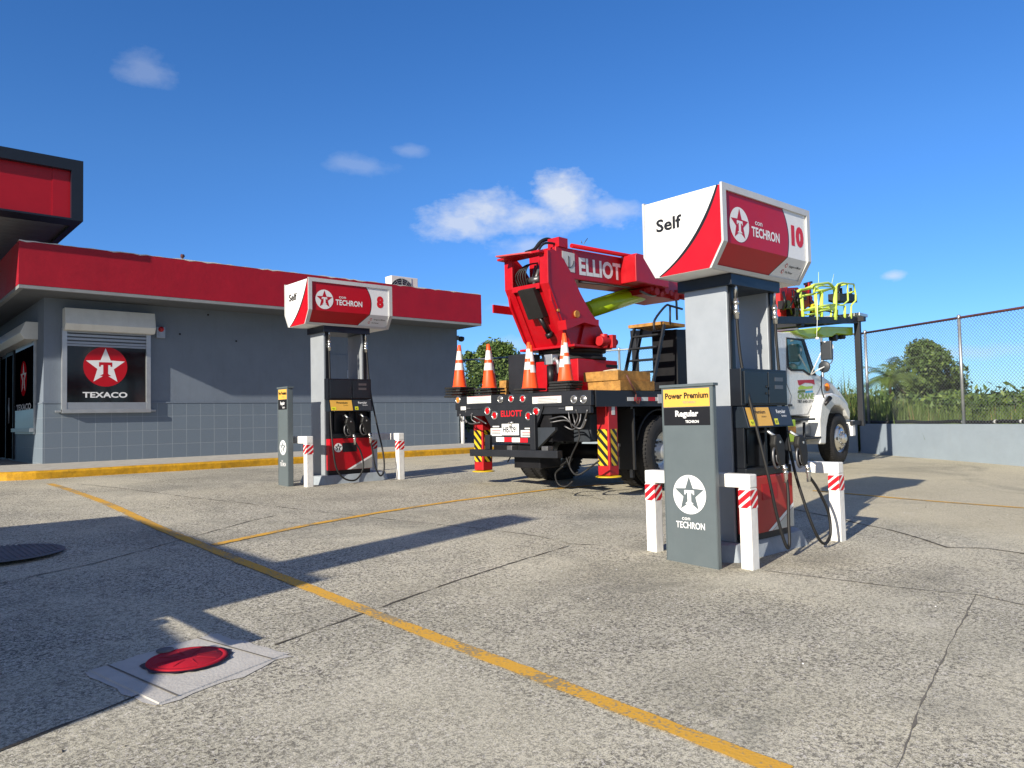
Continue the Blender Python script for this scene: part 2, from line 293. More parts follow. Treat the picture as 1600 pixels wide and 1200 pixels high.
# concrete ground
def nodes_of(name):
    m = bpy.data.materials.new(name); m.use_nodes = True; return m, m.node_tree.nodes, m.node_tree.links, m.node_tree.nodes['Principled BSDF']
STAINS = [(x.x, x.y, a, c, s) for x, a, c, s in ((onG(985, 905), 1.3, .7, .55), (onG(1090, 1075), .5, .35, .35), (onG(1470, 900), .9, .35, .45), (onG(1480, 1100), .35, .3, .4), (onG(620, 935), 1.0, .3, .35), (onG(540, 975), .5, .3, .3), (onG(560, 775), .8, .5, .4), (onG(1290, 870), .6, .35, .35), (onG(300, 800), 1.1, .9, .3), (onG(820, 790), .9, .5, .3), (onG(1230, 790), 1.6, .5, .35))] if False else []
def concrete():
    m, n, l, p = nodes_of('pavement'); t = n.new('ShaderNodeTexCoord'); co = t.outputs['Object']
    def noise(sc, det=6, ro=.6, vec=None, dist=0):
        a = n.new('ShaderNodeTexNoise'); a.inputs['Scale'].default_value = sc; a.inputs['Detail'].default_value = det; a.inputs['Roughness'].default_value = ro; a.inputs['Distortion'].default_value = dist
        l.new(vec or co, a.inputs['Vector']); return a.outputs[0]
    def ramp(v, a, b, lo=0., hi=1.):
        r = n.new('ShaderNodeMapRange'); r.inputs[1].default_value = a; r.inputs[2].default_value = b; r.inputs[3].default_value = lo; r.inputs[4].default_value = hi; l.new(v, r.inputs[0]); return r.outputs[0]
    def mix(f, a, b, bl='MIX'):
        x = n.new('ShaderNodeMix'); x.data_type = 'RGBA'; x.blend_type = bl
        for i, v in ((0, f), (6, a), (7, b)):
            if isinstance(v, (tuple, float, int)): x.inputs[i].default_value = v if not isinstance(v, tuple) else (*v, 1)
            else: l.new(v, x.inputs[i])
        return x.outputs[2]
    def ml(a, b):
        x = n.new('ShaderNodeMath'); x.operation = 'MULTIPLY'
        for i, v in enumerate((a, b)):
            if isinstance(v, (int, float)): x.inputs[i].default_value = v
            else: l.new(v, x.inputs[i])
        return x.outputs[0]
    big = ramp(noise(.28, 5, .6), .4, .62); med = ramp(noise(.9, 7, .65, dist=.4), .4, .66)
    sx = n.new('ShaderNodeSeparateXYZ'); l.new(co, sx.inputs[0]); slab = ramp(sx.outputs[0], 8.2, 9.2)
    base = mix(big, (.63, .585, .445), (.43, .41, .325)); base = mix(ml(med, .55), base, (.72, .675, .54)); base = mix(ml(slab, .6), base, (.58, .51, .345))
    # worn areas where the cement skin is gone and aggregate shows
    worn = ramp(noise(.55, 8, .68, dist=.3), .34, .54, .40, 1.); worn = ml(worn, ramp(slab, 0, 1, 1., .35))
    sp = noise(44, 4, .88); sp2 = noise(24, 6, .8)
    spots = ramp(sp, .505, .54); spots2 = ramp(sp2, .54, .60); lights = ramp(noise(60, 2, .7), .58, .64)
    dark = mix(ml(ml(spots, worn), .92), base, (.070, .064, .056)); dark = mix(ml(ml(spots2, worn), .5), dark, (.13, .12, .10))
    dark = mix(ml(ml(lights, worn), .8), dark, (.80, .75, .68))
    dark = mix(ml(ramp(noise(130, 2, .6), .53, .58), .5), dark, (.14, .125, .10))
    # oily / tyre dirt patches
    stain = ramp(noise(.42, 9, .72, dist=.9), .53, .70); dark = mix(ml(stain, .62), dark, (.15, .15, .125)); coarse = ramp(noise(9, 7, .8, dist=.5), .54, .64); dark = mix(ml(ml(coarse, worn), .45), dark, (.14, .13, .11))
    for (sx_, sy_, rx, ry, am) in STAINS:
        mpx = n.new('ShaderNodeMapping'); mpx.inputs['Location'].default_value = (-sx_/rx, -sy_/ry, 0); mpx.inputs['Scale'].default_value = (1/rx, 1/ry, 0); l.new(co, mpx.inputs[0])
        ln = n.new('ShaderNodeVectorMath'); ln.operation = 'LENGTH'; l.new(mpx.outputs[0], ln.inputs[0])
        ad = n.new('ShaderNodeMath'); ad.operation = 'MULTIPLY_ADD'; l.new(noise(2.2, 8, .7), ad.inputs[0]); ad.inputs[1].default_value = 2.2; l.new(ln.outputs['Value'], ad.inputs[2])
        dark = mix(ml(ramp(ad.outputs[0], 2.1, 1.3), am), dark, (.13, .125, .105))
    pale = ramp(noise(1.7, 9, .75, dist=1.2), .60, .72); dark = mix(ml(pale, .6), dark, (.60, .56, .48))
    l.new(dark, p.inputs['Base Color']); p.inputs['Roughness'].default_value = .88; p.inputs['Specular IOR Level'].default_value = .3
    b = n.new('ShaderNodeBump'); b.inputs['Strength'].default_value = .4; b.inputs['Distance'].default_value = .008
    hh = n.new('ShaderNodeMath'); hh.operation = 'ADD'; l.new(ml(sp, 1.0), hh.inputs[0]); l.new(sp2, hh.inputs[1]); l.new(hh.outputs[0], b.inputs['Height']); l.new(b.outputs[0], p.inputs['Normal'])
    return m
STAINS = [(onG(u, v).x, onG(u, v).y, a, c, s) for u, v, a, c, s in ((985, 905, 1.3, .7, .38), (1090, 1075, .5, .35, .2), (1470, 900, .9, .35, .3), (1480, 1100, .35, .3, .22), (620, 935, 1.0, .3, .25), (560, 775, .8, .5, .3), (1290, 870, .6, .35, .35), (820, 790, .9, .5, .25), (1160, 880, .5, .4, .5), (1010, 855, .3, .3, .4))]
M['pavement'] = concrete()
def worn_paint():
    m, n, l, p = nodes_of('line_paint'); t = n.new('ShaderNodeTexCoord')
    a = n.new('ShaderNodeTexNoise'); a.inputs['Scale'].default_value = 55; a.inputs['Detail'].default_value = 6; l.new(t.outputs['Object'], a.inputs['Vector'])
    c = n.new('ShaderNodeTexNoise'); c.inputs['Scale'].default_value = 3; c.inputs['Detail'].default_value = 8; l.new(t.outputs['Object'], c.inputs['Vector'])
    s = n.new('ShaderNodeMath'); s.operation = 'ADD'; l.new(a.outputs[0], s.inputs[0]); l.new(c.outputs[0], s.inputs[1])
    r = n.new('ShaderNodeMapRange'); r.inputs[1].default_value = 1.01; r.inputs[2].default_value = 1.16; l.new(s.outputs[0], r.inputs[0])
    x = n.new('ShaderNodeMix'); x.data_type = 'RGBA'; x.inputs[6].default_value = (.68, .37, .04, 1); x.inputs[7].default_value = (.30, .24, .14, 1); l.new(r.outputs[0], x.inputs[0])
    l.new(x.outputs[2], p.inputs['Base Color']); p.inputs['Roughness'].default_value = .75
    b = n.new('ShaderNodeBump'); b.inputs['Strength'].default_value = .4; b.inputs['Distance'].default_value = .006; l.new(a.outputs[0], b.inputs['Height']); l.new(b.outputs[0], p.inputs['Normal'])
    return m
M['line'] = worn_paint()
def tiles():
    m, n, l, p = nodes_of('wall_tile'); t = n.new('ShaderNodeTexCoord'); sx = n.new('ShaderNodeSeparateXYZ'); cb = n.new('ShaderNodeCombineXYZ')
    l.new(t.outputs['Object'], sx.inputs[0]); ad = n.new('ShaderNodeMath'); ad.operation = 'ADD'; l.new(sx.outputs[0], ad.inputs[0]); l.new(sx.outputs[1], ad.inputs[1])
    l.new(ad.outputs[0], cb.inputs[0]); l.new(sx.outputs[2], cb.inputs[1])
    b = n.new('ShaderNodeTexBrick'); b.offset = 0; b.squash = 1; b.inputs['Scale'].default_value = 1; b.inputs['Brick Width'].default_value = .305; b.inputs['Row Height'].default_value = .305; b.inputs['Mortar Size'].default_value = .005; b.inputs['Mortar Smooth'].default_value = .4
    b.inputs['Color1'].default_value = (.155, .195, .24, 1); b.inputs['Color2'].default_value = (.145, .183, .226, 1); b.inputs['Mortar'].default_value = (.25, .29, .33, 1)
    l.new(cb.outputs[0], b.inputs['Vector'])
    l.new(b.outputs[0], p.inputs['Base Color']); p.inputs['Roughness'].default_value = .5
    bb = n.new('ShaderNodeBump'); bb.inputs['Strength'].default_value = .6; bb.inputs['Distance'].default_value = .004; bb.invert = True; l.new(b.outputs[1], bb.inputs['Height']); l.new(bb.outputs[0], p.inputs['Normal'])
    return m
M['tile'] = tiles()

# ------------------------------------------------------------------ ground, lines, joints
def grid(xs, ys, zf):
    vs = [(x, y, zf(x, y)) for y in ys for x in xs]; nx = len(xs)
    return vs, [(j*nx+i, j*nx+i+1, (j+1)*nx+i+1, (j+1)*nx+i) for j in range(len(ys)-1) for i in range(nx-1)]
b = MB(); b.smooth = True
xs = list(np.concatenate([np.arange(-40, -4, 4), np.arange(-4, 24.1, .5)])); ys = list(np.concatenate([np.arange(-20, -2, 3), np.arange(-2, 19, .35), np.arange(19, 34, 2)]))
FA, FB, FC = V(16.4, 21.5, 0), V(20.85, 9.05, 0), V(16.6, .35, 0)     # fence line: back segment and right-hand segment
b.add(*grid(xs, ys, g)); b.build('pavement', M['pavement'], kind='structure')
def terr(x, y): 
    r = sqrt(x*x+y*y)
    return -.35 if r < 60 else -.35-.0*r
b = MB(); q = [-3000, -800, -300, -120, -60, -30, 0, 30, 60, 120, 300, 800, 3000]; b.add(*grid(q, q, terr)); b.build('field_ground', M['field'], kind='structure')
def strip(pts, w, up, name, m, jit=0, wj=0, taper=False, kind='structure'):
    P = []
    for i in range(len(pts)-1):
        a, c = Vector(pts[i]), Vector(pts[i+1]); k = max(2, int((c-a).length/.08))
        for j in range(k): P.append(a.lerp(c, j/k))
    P.append(Vector(pts[-1])); vs = []
    for i, p in enumerate(P):
        d = (P[min(i+1, len(P)-1)]-P[max(i-1, 0)]); d.z = 0; d.normalize(); s = V(-d.y, d.x, 0)
        o = random.uniform(-jit, jit); ww = w/2*(1+random.uniform(-wj, wj)); 
        if taper and (i < 3 or i > len(P)-4): ww *= .3
        for sg in (-1, 1):
            q = p+s*(o+sg*(ww+random.uniform(-.004, .004)*(wj > 0))); vs.append((q.x, q.y, g(q.x, q.y)+up))
    b = MB(); b.add(vs, [(2*i, 2*i+1, 2*i+3, 2*i+2) for i in range(len(P)-1)]); return b.build(name, m, kind=kind)
strip([onG(77, 756), onG(250, 826), onG(375, 877), onG(500, 926), onG(800, 1042), onG(1000, 1120), onG(1230, 1207)], .105, .006, 'painted_line', M['line'], wj=.05)
strip([onG(333, 852), onG(480, 821), onG(600, 800), onG(712, 783), onG(860, 765), onG(1000, 752)], .09, .006, 'painted_line', M['line'], wj=.1)
strip([onG(1270, 767), onG(1340, 773), onG(1440, 782), onG(1600, 794), onG(1760, 806)], .08, .006, 'painted_line', M['line'], wj=.2)
J = [([(-200, 952), (0, 912), (150, 880), (400, 812), (430, 806)], .014, 'joint'), ([(-60, 1196), (0, 1173), (210, 1090), (275, 1066)], .018, 'joint'), ([(430, 1008), (560, 962), (700, 912), (800, 880), (890, 853)], .016, 'joint'),
     ([(120, 756), (300, 778), (460, 795), (600, 811), (760, 827), (840, 838), (890, 850), (930, 852)], .013, 'joint'), ([(1235, 795), (1300, 808), (1340, 818), (1390, 828), (1440, 842), (1480, 856), (1540, 857), (1620, 868)], .028, 'joint'),
     ([(1525, 930), (1480, 1015), (1440, 1100), (1400, 1205)], .009, 'joint_soft'), ([(1195, 892), (1300, 905), (1420, 920), (1525, 930), (1620, 950)], .015, 'joint_soft'), ([(860, 765), (900, 772), (960, 785)], .012, 'joint')]
for pts, w, mm in J: strip([onG(*p) for p in pts], w*.8, .004, 'pavement_joint', M[mm], jit=.004, wj=.6)

# kerb and sidewalk
KYF = 15.7; KX0 = 1.95; KX1 = 13.9
path = [V(KX0-.4, 19.5, 0), V(KX0-.35, 17.2, 0)]+[V(KX0+.85-1.2*cos(a), KYF+1.0-1.0*sin(a), 0) for a in np.linspace(.1, pi/2, 9)]+[V(x, KYF+.02*sin(x*2), 0) for x in np.arange(KX0+1.5, KX1, .8)]+[V(KX1, KYF, 0), V(KX1+.35, KYF+.35, 0), V(KX1+.4, 19, 0)]
b = MB()
prof = [(0, -.1), (.0, .115), (.03, .145), (.15, .15), (.15, .0)]
vs = []
for i, p in enumerate(path):
    d = (path[min(i+1, len(path)-1)]-path[max(i-1, 0)]).normalized(); s = V(-d.y, d.x, 0)
    if i == 0 or True: s = V(-d.y, d.x, 0)
    for (o, z) in prof: q = p+s*o; vs.append((q.x, q.y, .46+z if False else g(p.x, p.y)+z+random.uniform(-.004, .004)))
k = len(prof); b.add(vs, [(i*k+j, (i+1)*k+j, (i+1)*k+j+1, i*k+j+1) for i in range(len(path)-1) for j in range(k-1)])
b.build('kerb', M['kerb_yellow'], kind='structure')
b = MB(); inner = []
for i, p in enumerate(path):
    d = (path[min(i+1, len(path)-1)]-path[max(i-1, 0)]).normalized(); s = V(-d.y, d.x, 0); q = p+s*.15; inner.append(V(q.x, q.y, g(p.x, p.y)+.148))
vs = []
for q in inner: vs += [q, V(q.x, max(17.6, q.y), .665)]
b.add(vs, [(2*i, 2*i+2, 2*i+3, 2*i+1) for i in range(2, len(inner)-3)])
b.quad((-14, 16.9, .60), (1.62, 16.9, .60), (1.62, 40, .66), (-14, 40, .66))
b.quad((1.62, 17.0, .61), (3.1, 17.0, .63), (3.1, 40, .66), (1.62, 40, .66))
b.build('sidewalk', M['sidewalk'], kind='structure')

# ------------------------------------------------------------------ store building
BX0, BX1, BY = 3.0, 13.42, 17.5; ZB, ZT, ZS = .66, 1.86, 4.0
B = thing('store_building', 'low grey convenience store with red roof band and tiled base', 'building', (BX0, BY, ZB))
def bl(b, name, m, **k):
    b.v = [(v[0]-BX0, v[1]-BY, v[2]-ZB) for v in b.v]; return b.build(name, m, k.pop('parent', B), **k)
b = MB(); b.box(BX0, BX1, BY, 32, .2, ZS); bl(b, 'wall', M['wall_grey'])
b = MB(); b.box(BX0-.012, BX1+.012, BY-.014, 31, .3, ZT); bl(b, 'tiled_base', M['tile'])
b = MB(); b.box(BX0-.02, BX1+.02, BY-.024, 31.1, ZT+.002, ZT+.03); bl(b, 'ledge', M['wall_grey'])
FX0, FX1, FY = 2.42, 13.54, 16.5
b = MB()
nx = 60
b.box(FX0, FX1, FY, 33, ZS+.06, 4.88); fas = bl(b, 'roof_band', M['fascia_red'])
b = MB(); b.box(FX0+.02, FX1-.02, FY+.02, 32.9, ZS-.004, ZS+.058); bl(b, 'soffit', M['soffit'])
b = MB(); b.box(FX0+.005, FX1-.005, FY+.004, FY+.09, ZS-.006, ZS+.057); b.box(FX0+.005, FX0+.09, FY+.0902, 32, ZS-.006, ZS+.057); bl(b, 'drip_edge', M['drip'])
b = MB(); vs = []; nn_ = 90
for k in range(nn_+1):
    x = FX0+(FX1-FX0)*k/nn_; h = 4.884+(random.uniform(.002, .02) if random.random() < .7 else .0); lo = 4.881-(.02 if random.random() < .2 else 0)
    vs += [(x, FY-.003, lo), (x, FY-.003, h), (x, FY+.2, h)]
b.add(vs, [(3*k, 3*k+3, 3*k+4, 3*k+1) for k in range(nn_)]+[(3*k+1, 3*k+4, 3*k+5, 3*k+2) for k in range(nn_)])
bl(b, 'parapet_cap', M['parapet_white'])
b = MB(); b.box(FX0+.3, FX1-.3, FY+.3, 32.5, 4.5, 4.6); bl(b, 'flat_roof', M['sidewalk'])
# front window with roller shutter
def fy(px, py, Y=BY): p = onY(px, py, Y); return p.x, p.z
Yw = BY-.06
wx0 = fy(97, 600)[0]; wx1 = fy(232, 600)[0]; wz0 = fy(160, 630)[1]; wz1 = fy(100, 545)[1]
wz0 = 1.86+.01; gz0, gz1 = fy(160, 629)[1], fy(160, 540)[1]; bz0, bz1 = fy(165, 520)[1], fy(165, 487)[1]
win = MB(); win.box(wx0-.02, wx0+.07, BY-.10, BY+.0, 1.68, bz0+.05); win.box(wx1-.07, wx1+.02, BY-.10, BY+.0, 1.68, bz0+.05)
win.box(wx0-.02, wx1+.02, BY-.12, BY-.0, 1.66, 1.74); win.box(wx0-.13, wx0-.021, BY-.07, BY-.03, 1.68, 1.72); win.box(wx1+.021, wx1+.13, BY-.07, BY-.03, 1.68, 1.72)
wo_ = bl(win, 'window', M['alu'], bevel=.004)
b = MB(); b.box(wx0+.07, wx1-.07, BY-.045, BY-.035, 1.742, bz0); bl(b, 'pane', M['dark_glass'], parent=wo_)
b = MB(); b.box(wx0+.072, wx1-.072, BY-.095, BY-.05, 1.742, 1.88); bl(b, 'sill', M['slat'], parent=wo_)
b = MB(); z = gz1
while z < bz0+.02: b.prism([(wx0+.07, BY-.05, z), (wx0+.07, BY-.085, z+.012), (wx0+.07, BY-.085, z+.055), (wx0+.07, BY-.05, z+.07)], (wx1-wx0-.14, 0, 0)); z += .075
b.box(wx0+.07, wx1-.07, BY-.09, BY-.05, gz1-.04, gz1-.001)
bl(b, 'roller_shutter', M['slat'], parent=wo_)
b = MB(); x0, x1 = wx0-.0, wx1+.07
b.prism([(x0, BY, bz0), (x0, BY-.22, bz0), (x0, BY-.30, bz0+.12), (x0, BY-.22, bz1), (x0, BY, bz1)], (x1-x0, 0, 0)); bx = bl(b, 'shutter_box', M['shutter'], bevel=.008)
cxm = (wx0+wx1)/2-.02; O = V(cxm+.02-BX0, BY-.0455-BY, 2.30-ZB)
cen = onY(165, 573, BY-.045); r_ = (onY(199, 573, BY-.045).x-onY(130, 573, BY-.045).x)/2
O = V(cen.x-BX0, -.0455, cen.z-ZB); emblem(wo_, O, X_, Z_, r_, M['red_panel'], M['white_panel'], M['red_panel'])
tp = onY(129, 621, BY-.045); tq = onY(199, 621, BY-.045)
text('TEXACO', M['white_panel'], wo_, V(tp.x-BX0, -.0455, tp.z-ZB), X_, Z_, .115, tq.x-tp.x, bold=.03)
b = MB(); p0 = onY(163, 502, BY-.3); b.box(p0.x, p0.x+.22, BY-.3, BY-.29, p0.z, p0.z+.09); 
b = MB(); cc = V(onY(173, 499, BY-.27).x, BY-.262, onY(173, 499, BY-.262).z)
b.add([(cc.x-.12, BY-.292, bz0+.14), (cc.x+.12, BY-.292, bz0+.14), (cc.x+.12, BY-.262, bz0+.215), (cc.x-.12, BY-.262, bz0+.215)], [(0, 1, 2, 3)]); 
pl_ = bl(b, 'maker_plate', M['charcoal'], parent=bx)
for px, py in ((325, 492), (281, 522), (369, 533)):
    p = onY(px, py, BY); b = MB(); b.cyl(V(p.x, BY-.012, p.z), V(p.x, BY+.02, p.z), .022, n=10); bl(b, 'wall_hole', M['ink'])
# service panel seen behind the far pump
p0, p1 = onY(503, 553, BY), onY(548, 556, BY); b = MB()
b.box(p0.x, p1.x, BY-.02, BY, 1.885, p0.z); o = bl(b, 'service_door', M['wall_grey'], bevel=.004)
b = MB(); b.box(p1.x-.13, p1.x-.08, BY-.035, BY-.0202, 2.5, 2.7); bl(b, 'latch', M['slat'], parent=o)
b = MB(); b.box(-3.2, -2.4, 17.3, 30, .3, 4.8); bl(b, 'porch_shade_wall', M['wall_grey'])  # unseen wall added opposite the side door to darken the porch
# rain pipe
b = MB(); b.tube([(13.50, 17.42, .5), (13.50, 17.42, 1.75)], .055, 12); b.box(13.44, 13.56, 17.36, 17.48, .46, .52); bl(b, 'drain_pipe', M['white'])
# side wall with door and window, in the porch
def fx(px, py, X=BX0): p = onX(px, py, X); return p.y, p.z
ya, yb = fx(57, 600)[0], fx(28, 600)[0]
b = MB(); b.box(BX0-.05, BX0+.0, ya-.0, yb, 1.25, 3.2); w2 = bl(b, 'window', M['alu'], bevel=.004)
b = MB(); b.box(BX0-.058, BX0-.0501, ya+.05, yb-.05, 1.78, 3.1); bl(b, 'pane', M['porch_glass'], parent=w2)
b = MB(); b.box(BX0-.12, BX0-.055, ya-.05, yb+.05, 1.3, 1.38); bl(b, 'sill', M['slat'], parent=w2)
O = V(-.0585, (ya+yb)/2-BY, 2.46-ZB); emblem(w2, O, -Y_, Z_, min(.38, (yb-ya)*.42), M['porch_red'], M['porch_white'], M['porch_red'])
text('TEXACO', M['porch_white'], w2, O+V(0, 0, -.68), -Y_, Z_, .13, (yb-ya)*.8, bold=.03, cx=True)
b = MB(); b.prism([(BX0-.001, ya-.15, 3.2), (BX0-.24, ya-.15, 3.2), (BX0-.32, ya-.15, 3.32), (BX0-.22, ya-.15, 3.56), (BX0-.001, ya-.15, 3.56)], (0, 6.5, 0)); bl(b, 'shutter_box', M['shutter'], bevel=.008)
b = MB(); b.box(BX0-.05, BX0, yb+.3, yb+.38, .66, 3.2); b.box(BX0-.05, BX0, yb+1.3, yb+1.38, .66, 3.2); b.box(BX0-.05, BX0, yb+2.3, yb+2.38, .66, 3.2); b.box(BX0-.05, BX0, yb+.381, yb+1.299, 3.1, 3.2)
d_ = bl(b, 'door', M['black_frame'], bevel=.004)
b = MB(); b.box(BX0-.04, BX0-.03, yb+.38, yb+1.3, .68, 3.1); b.box(BX0-.04, BX0-.03, yb+1.38, yb+2.3, .68, 3.1); bl(b, 'pane', M['porch_glass'], parent=d_)
b = MB(); b.tube([(BX0-.1, yb+.5, 1.5), (BX0-.1, yb+.5, 2.1)], .015); bl(b, 'handle', M['alu'], parent=d_)
# alarm
p = onY(250, 520, BY); AL = thing('alarm_siren', 'small grey alarm box with red dome on the wall right of the window', 'alarm', (p.x, BY, p.z))
b = MB(); b.box(-.09, .09, -.07, 0, -.12, .12); b.cyl((0, -.07, -.03), (0, -.085, -.03), .055, n=16); b.build('housing', M['slat'], AL, bevel=.01)
b = MB(); b.lathe([(.058, -.07), (.058, -.10), (.045, -.135), (.02, -.15), (.001, -.152)], (0, 0, .07), 'Y', 16); b.build('dome', M['siren_red'], AL)
# camera at the far corner
p = onY(715, 528, BY-.1); SC = thing('security_camera', 'round black security camera at the far corner of the store wall', 'camera', (BX1+.01, BY-.0, p.z))
b = MB(); b.box(0, .04, -.05, .05, -.05, .08); b.build('bracket', M['slat'], SC, bevel=.008)
b = MB(); b.smooth = True; b.lathe([(.001, -.14), (.06, -.125), (.095, -.08), (.10, -.03), (.09, .0), (.02, .02)], (.1, -.05, .04), 'Z', 20); b.build('dome', M['ink'], SC)
# rooftop air conditioner
p = onY(612, 448, 18.6); q_ = onY(653, 448, 18.6); ACW = q_.x-p.x; z0 = 4.6; z1 = onY(612, 430, 18.6).z
AC = thing('air_conditioner', 'white outdoor air conditioner unit with round fan grille on the roof', 'air conditioner', (p.x, 18.6, z0))
b = MB(); b.box(0, ACW, 0, .34, 0.05, z1-z0); b.box(.05, .1, 0.02, .3, 0, .05); b.box(ACW-.1, ACW-.05, .02, .3, 0, .05); b.build('housing', M['shutter'], AC, bevel=.012)
H_ = z1-z0; b = MB(); cx_, cz_ = ACW*.38, H_*.52; rr = H_*.42
for k in range(7): 
    r = rr*(k+1)/7; b.tube([(cx_+r*cos(a), -.015, cz_+r*sin(a)) for a in np.linspace(0, 2*pi, 33)], .006, 4, False)
for k in range(12): a = k*pi/6; b.tube([(cx_, -.018, cz_), (cx_+rr*cos(a), -.018, cz_+rr*sin(a))], .005, 4, False)
b.build('fan_grille', M['alu'], AC)
b = MB(); b.cyl((cx_, -.004, cz_), (cx_, -.008, cz_), rr*.98, n=32); b.build('fan_opening', M['charcoal'], AC)
b = MB(); b.box(ACW*.74, ACW*.76, -.01, -.001, .08, H_-.03); b.build('panel_seam', M['slat'], AC)
for yy, zz_ in ((.05, .35), (.05, .45), (.2, .35), (.2, .45), (.2, .25)): b = MB(); b.box(-.006, 0, yy, yy+.06, zz_, zz_+.05); b.build('side_vent', M['charcoal'], AC)
p = onY(657, 441, 18.6); RV = thing('roof_vent', 'small grey pipe elbow on the roof right of the air conditioner', 'vent', (p.x+.05, 18.6, 4.6))
b = MB(); b.tube(cat_rom([(0, 0, 0), (0, 0, .3), (.02, 0, .48), (.12, 0, .58), (.22, 0, .55)], 5), .07, 12); b.cyl((.2, 0, .55), (.3, 0, .55), .1, n=16); b.build('pipe', M['galv'], RV)
p = onY(285, 402, FY+.1); SB = thing('rusted_bracket', 'small rusted metal stub on the edge of the red roof band', 'bracket', (p.x, FY+.1, 4.87))
b = MB(); b.tube([(0, 0, 0), (0, 0, .09), (.04, 0, .12)], .022, 8); b.cyl((-.03, 0, .11), (.03, 0, .11), .04, n=10); b.build('stub', M['rust_rail'], SB)

# ------------------------------------------------------------------ canopy over the porch
c0 = onY(130, 346, 16.2); c1 = onY(130, 252, 16.2); CXR, CZ0, CZ1 = c0.x, c0.z, c1.z
CN = thing('canopy', 'flat forecourt canopy with black edge frame and red fascia', 'canopy', (CXR, 16.2, CZ0))
b = MB(); h = CZ1-CZ0
b.box(-18, 0, 0, .5, h-.21, h); b.box(-.20, 0, 0, .5, 0, h-.2102); b.box(-18, -.2002, 0, .5, 0, .035); b.box(-.12, 0, .5002, 14, 0, h); b.build('edge_frame', M['navy_band'], CN)
b = MB(); x = -.2002
while x > -18: b.box(x-2.4, x-.004, .12, .18, .036, h-.2102); x -= 2.4
b.box(-.5, -.2003, .105, .119, .036, h-.211)
b.build('fascia', M['canopy_red'], CN)
b = MB(); y = .19
while y < 13.8: b.box(-18, -.121, y, y+.29, .06, .10); y += .30
b.box(-18, -.121, .19, 13.9, .101, .3); b.build('soffit', M['canopy_soffit'], CN)
for xx in (-16.5,): 
    b = MB(); b.box(xx, xx+.4, 4, 4.4, -CZ0+.4, .05); b.build('column', M['sign_grey'], CN)

